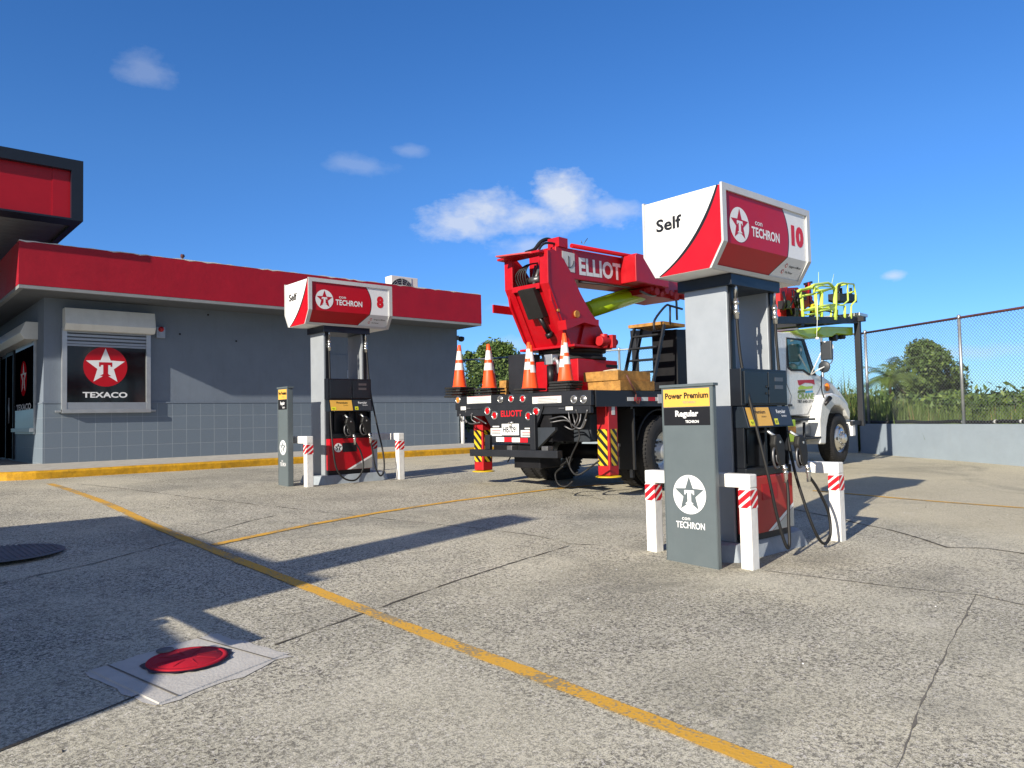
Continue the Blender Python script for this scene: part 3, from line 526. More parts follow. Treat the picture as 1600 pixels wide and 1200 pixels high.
# ------------------------------------------------------------------ fuel pumps
PUMPG = 'fuel pumps'
def hood_surface(h, x, v, side, w=.73, d=.395, z0=2.45, zc=2.64, z1=3.14, inset=.12):
    pass
def fuel_pump(cx, cy, z0, num, label, hoses=True):
    t = thing('fuel_pump', label, 'fuel pump', (cx, cy, z0), 0, PUMPG)
    # island plinth comes separately; the cabinet
    ZB_ = .13
    for sx, nm in ((-1, 'column'), (1, 'column')):
        b = MB(); x0, x1 = sorted((sx*.39, sx*.28)); b.box(x0, x1, -.20, .24, ZB_, 2.37); o = b.build(nm, M['pump_grey'], t, bevel=.006)
        b = MB(); xa = sx*.335; b.box(xa-.028, xa+.028, -.216, -.2002, ZB_+.02, 2.36); b.build('track', M['pump_black'], o)
    b = MB(); b.box(-.42, .40, -.27, .29, 2.352, 2.452); b.build('collar', M['navy_band'], t, bevel=.004)
    b = MB(); b.box(-.279, .279, .20, .235, ZB_, 1.62); b.build('back_panel', M['charcoal'], t)
    b = MB(); b.box(-.375, .375, -.19, .19, ZB_, 1.60) if False else b.box(-.279, .279, -.19, .19, ZB_, 1.60); b.build('cabinet_core', M['pump_black'], t)
    b = MB(); b.box(-.37, .37, -.27, -.2165, ZB_, .20); b.build('plinth', M['black_frame'], t)
    # red skirt
    b = MB(); b.box(-.375, .375, -.335, -.2165, .20, .69); sk = b.build('skirt', M['brick_paint' if num != '8' else 'red_panel'], t, bevel=.012)
    b = MB(); poly2(b, [(.37, .205), (.37, .38), (-.0, .205)], V(0, -.336, 0), X_, Z_, .001); b.cm = 1; poly2(b, [(.37, .385), (.37, .42), (-.08, .205), (-.01, .205)], V(0, -.336, 0), X_, Z_, .001)
    b.build('silver_corner', [M['alu'], M['white_panel']], sk)
    b = MB(); b.box(-.16, .09, -.3385, -.3361, .48, .62); b.build('dark_label', M['pump_black'] if num == '8' else M['truck_red_dull'], sk)
    if num == '8': emblem(sk, V(-.23, -.3352, .55), X_, Z_, .07, M['white_panel'], M['ink'], M['white_panel'])
    b = MB(); b.box(-.38, .38, -.325, -.2165, .692, .765); b.build('belt', M['pump_black'], t, bevel=.006)
    # nozzle bay : side cheeks and divider, back
    b = MB(); b.box(-.375, -.35, -.31, -.2165, .766, 1.11); b.box(.35, .375, -.31, -.2165, .766, 1.11); b.box(-.02, .02, -.30, -.2165, .766, 1.11); b.box(-.349, .349, -.24, -.2166, .766, 1.11); b.box(-.26, -.22, -.27, -.241, .8, 1.1); b.box(.12, .15, -.27, -.241, .8, 1.1)
    b.build('nozzle_bay', M['pump_black'], t, bevel=.004)
    # sloping grade panel
    b = MB(); b.prism([(-.38, -.2165, 1.112), (-.38, -.365, 1.112), (-.38, -.315, 1.295), (-.38, -.2165, 1.295)], (.76, 0, 0)); gp = b.build('grade_panel', M['pump_door'], t, bevel=.004)
    U = X_; Vv = V(0, .05, .183).normalized(); O = V(0, -.366, 1.112)
    b = MB(); rect2(b, -.36, .02, .012, .18, O, U, Vv, .003); b.build('premium_label', M['tan'], gp)
    b = MB(); rect2(b, .035, .36, .012, .18, O, U, Vv, .003); b.build('regular_label', M['charcoal'], gp)
    b = MB(); rect2(b, -.35, -.27, .02, .07, O, U, Vv, .005); b.build('octane_sticker', M['yellow_label'], gp); b = MB(); rect2(b, .06, .12, .02, .075, O, U, Vv, .005); b.build('octane_sticker', M['yellow_label'], gp)
    text('Premium', M['ink'], gp, O+U*-.25+Vv*.125+V(0, -.004, 0), U, Vv, .034, .19, bold=.01)
    text('Regular', M['white_panel'], gp, O+U*.13+Vv*.125+V(0, -.004, 0), U, Vv, .034, .16, bold=.02)
    text('TECHRON', M['white_panel'], gp, O+U*.20+Vv*.09+V(0, -.004, 0), U, Vv, .016, .09, bold=.02)
    text('TECHRON', M['ink'], gp, O+U*-.14+Vv*.09+V(0, -.004, 0), U, Vv, .014, .08)
    text('87', M['ink'], gp, O+U*.072+Vv*.032+V(0, -.006, 0), U, Vv, .028, .035); text('91', M['ink'], gp, O+U*-.335+Vv*.03+V(0, -.006, 0), U, Vv, .026, .035)
    # display head
    b = MB(); b.box(-.385, .385, -.31, .20, 1.30, 1.625); dh = b.build('display_head', M['pump_black'], t, bevel=.008)
    b = MB(); b.box(-.35, .03, -.322, -.3105, 1.32, 1.60); b.box(.045, .36, -.322, -.3105, 1.32, 1.60); b.build('door', M['pump_door'], dh, bevel=.004)
    b = MB(); 
    for z in (1.52, 1.45): b.box(.15, .29, -.3245, -.3222, z, z+.035)
    b.build('display', M['steel'], dh)
    b = MB(); b.cyl((.01, -.33, 1.47), (.01, -.322, 1.47), .012, n=10); b.cyl((.0, -.33, 1.41), (.0, -.322, 1.41), .01, n=10); b.build('lock', M['ink'], dh)
    # hood
    w, d, zc, zt, zb, ins = .73, .395, 2.66, 3.14, 2.455, .125
    b = MB(); b.prism([(-w, -d, zt), (-w, -d, zc), (-w, -d+ins, zb), (-w, d-ins, zb), (-w, d, zc), (-w, d, zt)], (2*w, 0, 0)); hd = b.build('hood', M['white'], t, bevel=.005)
    fr = MB()
    for sg in (-1, 1):      # frame rails round both long faces
        y0_, y1_ = sorted((sg*d, sg*(d+.02)))
        fr.box(-w-.012, w+.012, y0_, y1_, zt-.045, zt+.012)
        for x0_ in (-w-.012, w-.048):
            fr.box(x0_, x0_+.06, y0_, y1_, zc, zt-.0452)
            fr.prism([(x0_, sg*d, zc-.0005), (x0_, sg*(d+.02), zc-.0005), (x0_, sg*(d-ins+.02), zb), (x0_, sg*(d-ins), zb)], (.06, 0, 0))
        fr.prism([(-w+.0482, sg*(d-ins*.86), zb+.045*.64), (-w+.0482, sg*(d-ins*.86+.018), zb+.045*.64), (-w+.0482, sg*(d-ins+.018), zb-.004), (-w+.0482, sg*(d-ins), zb-.004)], (2*w-.0964, 0, 0))
    fr.build('frame', M['trim'], hd)
    for sg in (-1, 1):      # printed faces: red, black line, pale number field
        def sp(x, v):       # v 0 top .. 1 bottom along the folded face
            Lv = zt-.045-zc; Lc = (zc-zb)-.03; tt = v*(Lv+Lc)
            if tt <= Lv: return V(x*-sg, sg*(d+.0035), zt-.045-tt)
            k = (tt-Lv)/(zc-zb); return V(x*-sg, sg*(d+.0035-ins*k), zc-(tt-Lv))
        Vs = sorted(list(np.linspace(0, 1, 22))+[(zt-.045-zc)/(zt-.045-zc+zc-zb-.03)]); xl, xr = -w+.05, w-.05
        def xb(v): return .25+.10*sin(pi*min(1, v*1.02)**.85)-.10*max(0, v-.72)/.28
        b = MB()
        for i in range(len(Vs)-1):
            v0, v1 = Vs[i], Vs[i+1]
            for c, (a0, a1, e0, e1) in enumerate(((xl, xl, xb(v0), xb(v1)), (xb(v0), xb(v1), xb(v0)+.014, xb(v1)+.014), (xb(v0)+.014, xb(v1)+.014, xr, xr))):
                b.cm = c; b.add([sp(a1, v1), sp(e1, v1), sp(e0, v0), sp(a0, v0)], [(0, 1, 2, 3)])
        b.build('face_panel', [M['red_panel'], M['ink'], M['white_panel']], hd)
        U = X_*-sg; O = V(0, sg*(d+.004), 0)
        emblem(hd, O+U*-.47+Z_*2.835, U, Z_, .15, M['white_panel'], M['red_panel'], M['white_panel'])
        text('con', M['white_panel'], hd, O+U*-.22+Z_*2.875, U, Z_, .048, .12, bold=.012); text('TECHRON', M['white_panel'], hd, O+U*-.28+Z_*2.77, U, Z_, .085, .47, bold=.03)
        text(num, M['red_tape'], hd, O+U*.52+Z_*2.795, U, Z_, .17, .125 if num == '8' else .23, bold=.07, cx=True)
        Vs2 = V(0, -sg*ins, zc-zb).normalized() if sg < 0 else V(0, -ins, zc-zb).normalized()
        Vs2 = V(0, sg*ins, zc-zb).normalized(); Oc = V(0, sg*(d-ins*.5+.006), (zc+zb)/2)
        text('Apague el Motor', M['ink'], hd, Oc+U*.42+Vs2*.03, U, Vs2, .022, .22, bold=.01); text('No Fumar', M['ink'], hd, Oc+U*.40+Vs2*-.03, U, Vs2, .022, .13, bold=.01)
        b = MB(); disc2(b, .37, .04, .02, Oc, U, Vs2, .001); disc2(b, .35, -.02, .02, Oc, U, Vs2, .001); b.cm = 1; disc2(b, .37, .04, .013, Oc, U, Vs2, .002); disc2(b, .35, -.02, .013, Oc, U, Vs2, .002); b.build('warning_icon', [M['red_tape'], M['white_panel']], hd)
    for sx in (-1, 1):      # end faces: white with a red corner behind a black curve, Self
        U = Y_*(-1 if sx < 0 else 1); O = V(sx*(w+.002), 0, 0)
        def half(z): return d if z >= zc else d-ins*(zc-z)/(zc-zb)
        C = []
        for k in range(15):
            s = k/14; C.append(((d-.015)*(1-s)**1+(-(d-ins)+.02)*s+.10*sin(pi*s), zt*(1-s)+zb*s-.13*sin(pi*s)))
        C = [((1-s)**2*(d-.02)+2*s*(1-s)*(.20)+s*s*(-(d-ins)+.03), (1-s)**2*(zt-.004)+2*s*(1-s)*2.66+s*s*(zb+.004)) for s in np.linspace(0, 1, 15)]
        b = MB(); redp = [(d-.003, zt-.004)]+C+[(d-ins-.003, zb+.004), (d-.003, zc)]
        for i in range(len(C)-1): poly2(b, [C[i+1], (half(C[i+1][1])-.003, C[i+1][1]), (half(C[i][1])-.003, C[i][1]), C[i]], O, U, Z_, .001)
        b.cm = 1
        for i in range(len(C)-1):
            poly2(b, [(C[i+1][0]-.036*(.5+.5*sin(pi*(i+1)/14)), C[i+1][1]+.004), (C[i+1][0], C[i+1][1]), C[i], (C[i][0]-.036*(.5+.5*sin(pi*i/14)), C[i][1]+.004)], O, U, Z_, .002)
        b.build('end_panel', [M['red_panel'], M['ink']], hd)
        text('Self', M['ink'], hd, O+U*-.27+Z_*2.865+V(sx*.001, 0, 0), U, Z_, .11, .27, bold=.025)
    # hoses and nozzles
    def nozzle(px, hosepts, tilt):
        hpts = cat_rom(hosepts, 8); b = MB(); b.tube(hpts, .0135, 10); ho = b.build('hose', M['rubber'], t)
        a = hosepts[0]; b = MB(); b.cyl((a[0], a[1], a[2]-.121), (a[0], a[1], a[2]+.06), .014, n=12); b.cyl((a[0], a[1], a[2]-.30), (a[0], a[1], a[2]-.12), .021, n=12); b.cyl((a[0], a[1], a[2]-.26), (a[0], a[1], a[2]-.22), .027, n=8); b.cyl((a[0], a[1], a[2]-.17), (a[0], a[1], a[2]-.14), .027, n=8); b.build('coupling', M['chrome'], ho)
        e = Vector(hosepts[-1]); b = MB(); pts = [e+V(0, 0, -.06), e+V(0, 0, .02), e+V(-.005, .0, .06), e+V(-.02, .005, .10)]
        b.tube(pts, [.018, .02, .016, .018], 12); b.cyl(pts[1], pts[1]+V(0, 0, .022), .026, n=6); b.cyl(pts[2], pts[2]+V(-.006, 0, .02), .024, n=6); b.build('swivel', M['chrome'], ho)
        n0 = e+V(-.02, .005, .10); nb = MB(); U2 = V(-.35, .25, .9).normalized()
        k = n0
        nb.prism([k+V(-.04, 0, -.02), k+V(.03, 0, -.01), k+V(.045, 0, .10), k+V(.03, 0, .20), k+V(-.03, 0, .27), k+V(-.10, 0, .26), k+V(-.125, 0, .18), k+V(-.09, 0, .10)], (0, .06, 0))
        no = nb.build('nozzle', M['rubber'], t, bevel=.018, seg=3)
        b = MB(); b.tube(cat_rom([k+V(-.03, .02, -.01), k+V(-.10, .015, -.02), k+V(-.145, .012, .04), k+V(-.14, .015, .12), k+V(-.11, .02, .15)], 5), .011, 8); b.tube(cat_rom([k+V(-.045, .02, .01), k+V(-.085, .015, .035), k+V(-.09, .015, .09)], 4), .008, 8); b.build('guard', M['steel'], no)
        b = MB(); b.tube([k+V(-.07, .03, .25), k+V(-.08, .10, .30), k+V(-.08, .16, .29)], .014, 8); b.cyl(k+V(-.04, -.004, .20), k+V(-.04, .0, .20), .012, n=8); b.build('spout', M['alu'], no)
    if num == '10':
        nozzle(-.1, [(-.315, -.245, 2.36), (-.315, -.25, 2.0), (-.30, -.27, 1.65), (-.27, -.35, 1.2), (-.235, -.44, .72), (-.16, -.47, .35), (-.09, -.50, .105), (-.03, -.50, .10), (.01, -.48, .30), (.055, -.46, .55), (.06, -.44, .68)], 0)
        nozzle(.2, [(.335, -.245, 2.36), (.335, -.25, 1.9), (.36, -.27, 1.4), (.39, -.33, .8), (.42, -.42, .40), (.49, -.48, .13), (.60, -.50, .03), (.72, -.50, .10), (.74, -.48, .30), (.60, -.46, .52), (.47, -.44, .66)], 0)
    else:
        nozzle(-.1, [(-.315, -.245, 2.36), (-.32, -.25, 2.0), (-.32, -.27, 1.5), (-.36, -.35, 1.0), (-.38, -.44, .6), (-.34, -.47, .25), (-.22, -.50, .08), (-.02, -.50, .05), (.12, -.48, .22), (.10, -.46, .45), (.0, -.44, .65)], 0)
        nozzle(.2, [(.335, -.245, 2.36), (.36, -.25, 1.9), (.40, -.27, 1.4), (.47, -.33, .9), (.52, -.42, .45), (.50, -.48, .18), (.42, -.50, .08), (.34, -.48, .22), (.31, -.46, .45), (.28, -.44, .66)], 0)
    return t
C10 = (6.14, 3.84, g(6.14, 3.84)); C8 = (5.99, 10.92, .41)
P10 = fuel_pump(*C10, '10', 'tall fuel pump numbered 10 under a Self hood, nearest the viewer')
P8 = fuel_pump(*C8, '8', 'fuel pump numbered 8 with bright red skirt in front of the store')

def island(x0, x1, y0, y1, z0, z1):
    b = MB(); n = 7; top = []; 
    pts = [(x0, y0+.12), (x0+.10, y0), (x1-.15, y0), (x1, y0+.15), (x1, y1-.12), (x1-.1, y1), (x0+.1, y1), (x0, y1-.12)]
    cx = (x0+x1)/2; cy = (y0+y1)/2
    b.add([(p[0], p[1], z0-.1) for p in pts]+[(cx+(p[0]-cx)*.9, cy+(p[1]-cy)*.8, z1) for p in pts], [tuple(range(8, 16))]+[(i, (i+1) % 8, (i+1) % 8+8, i+8) for i in range(8)])
    return b.build('pump_island', M['island'], kind='structure', bevel=.012)
island(5.50, 6.98, 3.50, 4.25, .11, C10[2]+.128); island(5.36, 6.75, 10.52, 11.3, .41, C8[2]+.128)

def grade_sign(x, y0, y1, z, label, wide):
    th = .05 if wide else .085
    t = thing('grade_sign', label, 'sign', (x, (y0+y1)/2, z), 0, 'grade signs beside the pumps'); w = (y1-y0)/2; hgt = 1.49
    b = MB(); b.box(0, th, -w, w, -.03, hgt-.02); b.build('panel', M['sign_grey'], t, bevel=.006)
    b = MB(); b.box(-.0035, -.0002, -w+.004, -w+.012, 0, hgt-.021); b.build('edge_trim', M['sign_grey'], t); b = MB(); b.box(-.0035, -.0002, w-.012, w-.004, 0, hgt-.021); b.build('edge_trim', M['sign_grey'], t)
    b = MB(); b.box(-.012, th+.012, -w-.014, w+.014, hgt-.0195, hgt+.004); b.build('cap', M['sign_grey'], t, bevel=.003)
    U = -Y_; O = V(-.001, 0, 0)
    b = MB(); rect2(b, -w+.02, w-.03, 1.305, 1.455, O, U, Z_, .001); b.build('premium_label', M['tan'], t)
    b = MB(); rect2(b, -w+.02, w-.03, 1.15, 1.300, O, U, Z_, .001); b.build('regular_label', M['ink'], t)
    text('Power Premium' if wide else 'Pwr Premium', M['ink'], t, O+Z_*1.375+V(-.002, 0, 0), U, Z_, .05, (2*w-.08), bold=.03, cx=True)
    text('TECHRON', M['alu'], t, O+Z_*1.333+U*(w*.1)+V(-.002, 0, 0), U, Z_, .018, w*.5, cx=True)
    text('Regular', M['white_panel'], t, O+Z_*1.225+V(-.002, 0, 0), U, Z_, .05, w*.9, bold=.03, cx=True); text('TECHRON', M['white_panel'], t, O+Z_*1.17+U*(w*.2)+V(-.002, 0, 0), U, Z_, .022, w*.52, bold=.03, cx=True)
    r = min(.162, w*.66); emblem(t, O+Z_*.575, U, Z_, r, M['white_panel'], M['sign_grey'], M['white_panel'])
    text('con', M['white_panel'], t, O+Z_*.362+U*(-r*.5)+V(-.001, 0, 0), U, Z_, .034, r*.5, bold=.01); text('TECHRON', M['white_panel'], t, O+Z_*.295+V(-.001, 0, 0), U, Z_, .055, r*1.75, bold=.018, cx=True)
    return t
grade_sign(5.275, 3.50, 4.01, g(5.3, 3.8), 'grey panel reading Power Premium beside pump 10, the larger one', True)
grade_sign(5.0, 10.72, 11.06, .415, 'narrow grey grade panel beside pump 8, farther off', False)

def guard(xc, y0, y1, z, label, rear=True, bh=.109):
    t = thing('guard_frame', label, 'guard rail', (xc, (y0+y1)/2, z), 0, 'white guard frames round the pumps'); h = .745; yy = (y1-y0)/2
    for s in (-1, 1):
        b = MB(); cy = s*(yy-.053); f = [(-.053, cy-.053), (.053, cy-.053), (.053, cy+.053), (-.053, cy+.053)]
        b.prism([(p[0], p[1], -.08) for p in f], (0, 0, h-.11+.08)); p_ = b.build('post', M['post_white'], t, bevel=.008)
        b = MB(); zz0, zz1 = h-.27, h-.125
        hazard(b, -.053, .053, zz0, zz1, V(-.0535, cy, 0), -Y_, Z_, .001, .026, .8, 0, 1, .074)
        hazard(b, -.053, .053, zz0, zz1, V(0, cy-.0535, 0), X_, Z_, .001, .026, .8, 0, 1, .074)
        b.build('reflective_tape', [M['red_tape'], M['white_gloss']], p_)
    b = MB(); b.box(-.055, .055, -yy, yy, h-.109 if bh == .109 else h-bh, h); b.build('crossbar', M['post_white'], t, bevel=.01)
guard(5.505, 3.30, 4.36, g(5.5, 3.8), 'white two post guard frame behind the Power Premium panel, left of pump 10')
guard(7.235, 3.39, 4.40, g(7.2, 3.8), 'white guard frame on the right of pump 10, nearest the right edge')
guard(5.22, 10.45, 11.43, .41, 'white guard frame left of pump 8 beside the narrow panel')
guard(6.84, 10.46, 11.40, .41, 'white guard frame on the right of pump 8')

# ------------------------------------------------------------------ manholes, litter
FRP = [onG(140, 1050), onG(330, 993), onG(447, 1024), onG(248, 1102)]
b = MB()
for p in FRP: pass
c = sum(FRP, V(0, 0, 0))/4; vs = [(p.x, p.y, g(p.x, p.y)+.003) for p in FRP]+[(c.x+(p.x-c.x)*.985, c.y+(p.y-c.y)*.985, g(p.x, p.y)+.009) for p in FRP]
b.add(vs, [(4, 7, 6, 5)]+[(i, (i+1) % 4, (i+1) % 4+4, i+4) for i in range(4)]); b.build('concrete_pad', M['pad'], kind='structure')
b = MB()
for t0, t1 in ((.12, .135), (.865, .88)):
    a0 = FRP[0].lerp(FRP[3], 0); 
    p = [FRP[0].lerp(FRP[1], t0), FRP[3].lerp(FRP[2], t0), FRP[3].lerp(FRP[2], t1), FRP[0].lerp(FRP[1], t1)]
    b.add([(q.x, q.y, g(q.x, q.y)+.0115) for q in p], [(0, 1, 2, 3)])
b.build('pad_groove', M['joint_soft'], kind='structure')
for i_, w_ in ((0, .03), (1, .05), (2, .07), (3, .05)): strip([FRP[i_], FRP[(i_+1) % 4]], w_, .0035, 'cement_smear', M['pad'], jit=.008, wj=.7)
def manhole(c, r, m, label, ribs=0, ring=None, lip=.02):
    t = thing('manhole_cover', label, 'manhole cover', (c.x, c.y, g(c.x, c.y)+.010))
    b = MB(); b.lathe([(.001, .009), (r*.84, .009), (r*.85, .007), (r*.88, .007), (r*.89, .009), (r*.98, .009), (r, .002)], (0, 0, 0), 'Z', 40); b.build('cover', m, t)
    if ring:
        b = MB(); n = 48
        vs = []
        for k in range(n):
            a = 2*pi*k/n; rj = r*1.10+random.uniform(-.012, .012); vs += [(r*.97*cos(a), r*.97*sin(a), .003), (rj*cos(a), rj*sin(a), .0025)]
        b.add(vs, [(2*k, 2*k+1, (2*k+3) % (2*n), (2*k+2) % (2*n)) for k in range(n)]); b.build('seal', ring, t)
    if ribs:
        b = MB()
        for k in range(ribs):
            x = -r*.9+1.8*r*(k+.5)/ribs; y = sqrt(max(0, (r*.92)**2-x*x)); b.box(x-r*.35/ribs, x+r*.35/ribs, -y, y, .0091, .013)
        b.build('ribs', m, t)
    return t
mc = (onG(234, 1040)+onG(352, 1024))/2
mh = manhole(onG(293, 1033), .20, M['manhole_red'], 'bright red round cover set in a pale concrete pad', 0, M['ink'])
b = MB(); r = .15
for k in range(8):
    a = k*pi/4; b.bar((.05*cos(a), .05*sin(a), .0145), (r*cos(a), r*sin(a), .0092), .005, .0012)
b.build('raised_pattern', M['manhole_red'], mh)
pz = onG(20, 863); manhole(onG(-8, 868), .52, M['manhole_dark'], 'large dark ribbed cover at the left edge of the picture', 22)
pz = onG(258, 1020); manhole(pz, .045, M['manhole_dark'], 'tiny round grey cap beside the red cover', 0)
p = onG(312, 732); b = MB(); b.add([(-.16, -.05, .01), (.05, -.08, .04), (.17, .02, .012), (.02, .06, .05), (-.12, .06, .01)], [(0, 1, 3, 4), (1, 2, 3)]); o = b.build('crumpled_paper', M['paper']); o.location = (p.x, p.y, g(p.x, p.y)); tag(o, 'crumpled white paper scrap lying by the yellow kerb', 'litter')
p = onG(588, 722); b = MB(); b.box(-.1, .1, -.03, .03, 0, .34); b.cm = 1; b.box(-.08, .08, -.034, -.0302, .06, .3); o = b.build('small_placard', [M['white'], M['blue_label']], bevel=0); o.location = (7.12, 12.2, g(7.1, 12.2)); tag(o, 'small blue and white placard standing behind pump 8', 'placard')
for px, py in ((706, 836), (980, 909), (1375, 861), (1208, 905)):
    pass

vs, fs = [], []
for k in range(420):
    X0, Y0 = random.uniform(.6, 12), random.uniform(1.2, 14); r = random.uniform(.002, .007)*(1.8 if random.random() < .04 else 1); a = random.uniform(0, 6.3); z = g(X0, Y0)+.001; o = len(vs)
    vs += [(X0+r*cos(a+t)*random.uniform(.6, 1.3), Y0+r*sin(a+t)*random.uniform(.6, 1.3), z) for t in (0, 1.57, 3.14, 4.71)]+[(X0, Y0, z+r*.9)]
    fs += [(o, o+1, o+4), (o+1, o+2, o+4), (o+2, o+3, o+4), (o+3, o, o+4)]
b = MB(); b.add(vs, fs); b.mi = [0 if (i//4) % 3 else 1 for i in range(len(fs))]; tag(b.build('grit', [M['joint_soft'], M['paper']]), 'small stones and grit scattered over the concrete', 'grit', kind='stuff')
# ------------------------------------------------------------------ boundary walls and fences
def low_wall(a, c, z0, z1, label, name='low_wall'):
    t = thing(name, label, 'wall', (a.x, a.y, z0)); d = (c-a); n = V(d.y, -d.x, 0).normalized(); 
    b = MB(); b.prism([(0, 0, -.5), (d.x, d.y, -.5), (d.x, d.y, z1-z0), (0, 0, z1-z0)], -n*.18 if False else n*.18); b.build('body', M['low_wall'], t, bevel=.006)
    return t
def chain_fence(a, c, z0, z1, label, rail, pitch=.085, posts=(), mid=None, wr=.0034):
    t = thing('chain_link_fence', label, 'fence', (a.x, a.y, z0)); Ld = (c-a).length; d = (c-a)/Ld; H = z1-z0; b = MB()
    s = pitch*1.0; k = -int(H/s)-1
    def wire(u0, v0, u1, v1):
        p = d*u0+Z_*v0; q = d*u1+Z_*v1; n = V(d.y, -d.x, 0)
        dd = (q-p).normalized(); r = dd.cross(n)*wr
        b.add([p+r, p-r*.5+n*wr, p-r*.5-n*wr, q+r, q-r*.5+n*wr, q-r*.5-n*wr], [(0, 1, 4, 3), (1, 2, 5, 4), (2, 0, 3, 5)])
    u = -H
    while u < Ld:
        for sg in (1, -1):
            if sg > 0: u0, v0, u1, v1 = u, 0, u+H, H
            else: u0, v0, u1, v1 = u, H, u+H, 0
            if u0 < 0: v0 = v0+sg*(-u0); u0 = 0
            if u1 > Ld: v1 = v1-sg*(u1-Ld); u1 = Ld
            if u1 > u0: wire(u0, v0, u1, v1)
        u += s
    b.build('mesh_wire', M['wire'], t)
    b = MB(); b.tube([(0, 0, H), tuple(d*Ld+Z_*H)], .030, 10); b.build('top_rail', rail, t)
    for u in posts:
        b = MB(); p = d*u; b.tube([p, p+Z_*(H+.03)], .036, 12); b.smooth = True; b.lathe([(.044, H+.0), (.044, H+.05), (.02, H+.075), (.001, H+.08)], p, 'Z', 12); b.build('post', M['galv'], t)
    return t
wz = .99
low_wall(FB, FC, .05, wz, 'pale blue grey low wall under the fence on the right')
low_wall(FA, FB-V(.06, -.18, 0), .05, wz, 'low grey wall behind the crane truck')

dFC = (FC-FB).normalized(); 
# post position on the right-hand fence from the photo's galvanised post
dd = pray(1506, 655); nF = V(dFC.y, -dFC.x, 0); hit = CP+dd*((FB-CP).dot(nF)/dd.dot(nF)); up_ = (hit-FB).dot(dFC)
chain_fence(FB+nF*-.0, FC, wz, 3.46, 'chain link fence with dark red top rail above the pale low wall', M['rust_rail'], posts=(up_-3.05, up_, up_+3.05))
chain_fence(FA, FB, wz, 3.46, 'chain link fence with silver rail behind the crane truck and cones', M['galv'], posts=(.2, 3.2, 6.2, 9.2, 12.2))
b = MB(); pts = []
for k in range(40):
    s = -.4+k*.118; s = -.5+k*.21; p = FB+dFC*s-nF*.10; pts.append(V(p.x, p.y, wz+.045+.012*sin(k*.9)+.006*sin(k*2.1)))
pts = pts[:26]; b.tube(pts, .04, 10); b.cm = 1; 
for k in (17, 21, 24): b.tube([pts[k], pts[k]+(pts[k+1]-pts[k])*.25], .045, 10)
tag(b.build('water_hose', [M['rubber'], M['shutter']]), 'thick black hose lying along the top of the low wall', 'hose')

# ------------------------------------------------------------------ vegetation
def leaf_mesh(C, size, mats_, name, parent=None, flat=.0, droop=0, **kw):
    n = len(C); a = rng.normal(size=(n, 3)); a /= np.linalg.norm(a, axis=1)[:, None]
    c = rng.normal(size=(n, 3)); c -= (c*a).sum(1)[:, None]*a; c /= np.linalg.norm(c, axis=1)[:, None]
    s = size*(.6+.8*rng.random(n))[:, None]; nn = np.cross(a, c)
    P = np.stack([C-a*s, C+c*s*.42+nn*s*.12, C+a*s, C-c*s*.42+nn*s*.12], 1).reshape(-1, 3)
    me = bpy.data.meshes.new(name); me.vertices.add(4*n); me.vertices.foreach_set('co', P.astype(np.float32).ravel())
    me.loops.add(4*n); me.loops.foreach_set('vertex_index', np.arange(4*n, dtype=np.int32)); me.polygons.add(n)
    me.polygons.foreach_set('loop_start', np.arange(0, 4*n, 4, dtype=np.int32)); me.polygons.foreach_set('loop_total', np.full(n, 4, dtype=np.int32))
    for m in mats_: me.materials.append(m)
    me.polygons.foreach_set('material_index', rng.choice(len(mats_), n, p=kw.pop('p', None)).astype(np.int32)); me.update(calc_edges=True)
    o = bpy.data.objects.new(name, me); COL.objects.link(o)
    if parent: o.parent = parent
    for k, v in kw.items(): o[k] = v
    return o
def tree(px, py_top, dist, rad, label, n=5000, leaf=.16, sq=.85, clumps=26, mats_=None, base=-.3, lean=0):
    d = pray(px, py_top); top = CP+d*dist; H = top.z-base
    t = thing('tree', label, 'tree', (top.x, top.y, base)); mats_ = mats_ or [M['leaf'], M['leaf_dark'], M['leaf_light']]
    C = []; cl = []
    for k in range(clumps):
        th = random.uniform(0, 2*pi); hh = random.random(); r = rad*(random.random()**.5)*(sqrt(max(.05, 1-(2*abs(hh-.38))**2*.8)))
        cl.append((r*cos(th), r*sin(th), H*(1-sq)+H*sq*hh*.93, rad*random.uniform(.12, .40)))
    cl.append((0, 0, H*.93, rad*.25))
    for (x, y, z, r) in cl:
        m = int(n/len(cl)); q = rng.normal(size=(m, 3)); q /= np.linalg.norm(q, axis=1)[:, None]; q *= (r*(rng.random(m)**.45)*(1+.25*rng.random(m)))[:, None]; q[:, 2] *= .8
        C.append(q+np.array([x, y, z]))
    leaf_mesh(np.concatenate(C), leaf, mats_, 'crown', t, p=[.45, .33, .22])
    b = MB(); b.tube(cat_rom([(0, 0, 0), (.05, .03, H*.3), (-.03, .05, H*.6), (0, 0, H*.85)], 4), [.12*(1-.9*i/12) for i in range(13)], 8)
    for (x, y, z, r) in cl[:10]: b.tube([(0, 0, z*.55), (x*.5, y*.5, z*.8), (x, y, z)], [.05, .03, .012], 6)
    b.build('trunk', M['bark'], t); return t
tree(1440, 534, 31, 2.0, 'rounded green tree beyond the fence left of the silver post', 26000, .085, .95, 38)
tree(1480, 590, 33, 1.5, 'lower side bush of the round tree near the silver post', 12000, .085, .95, 24)
tree(775, 537, 34, 2.1, 'dark green tree behind the cones over the back fence', 24000, .09, .8, 40, [M['leaf'], M['leaf_dark'], M['leaf_light']])
tree(735, 548, 36, 1.5, 'small tree at the corner of the store behind the leftmost cone', 12000, .09, .85, 24)
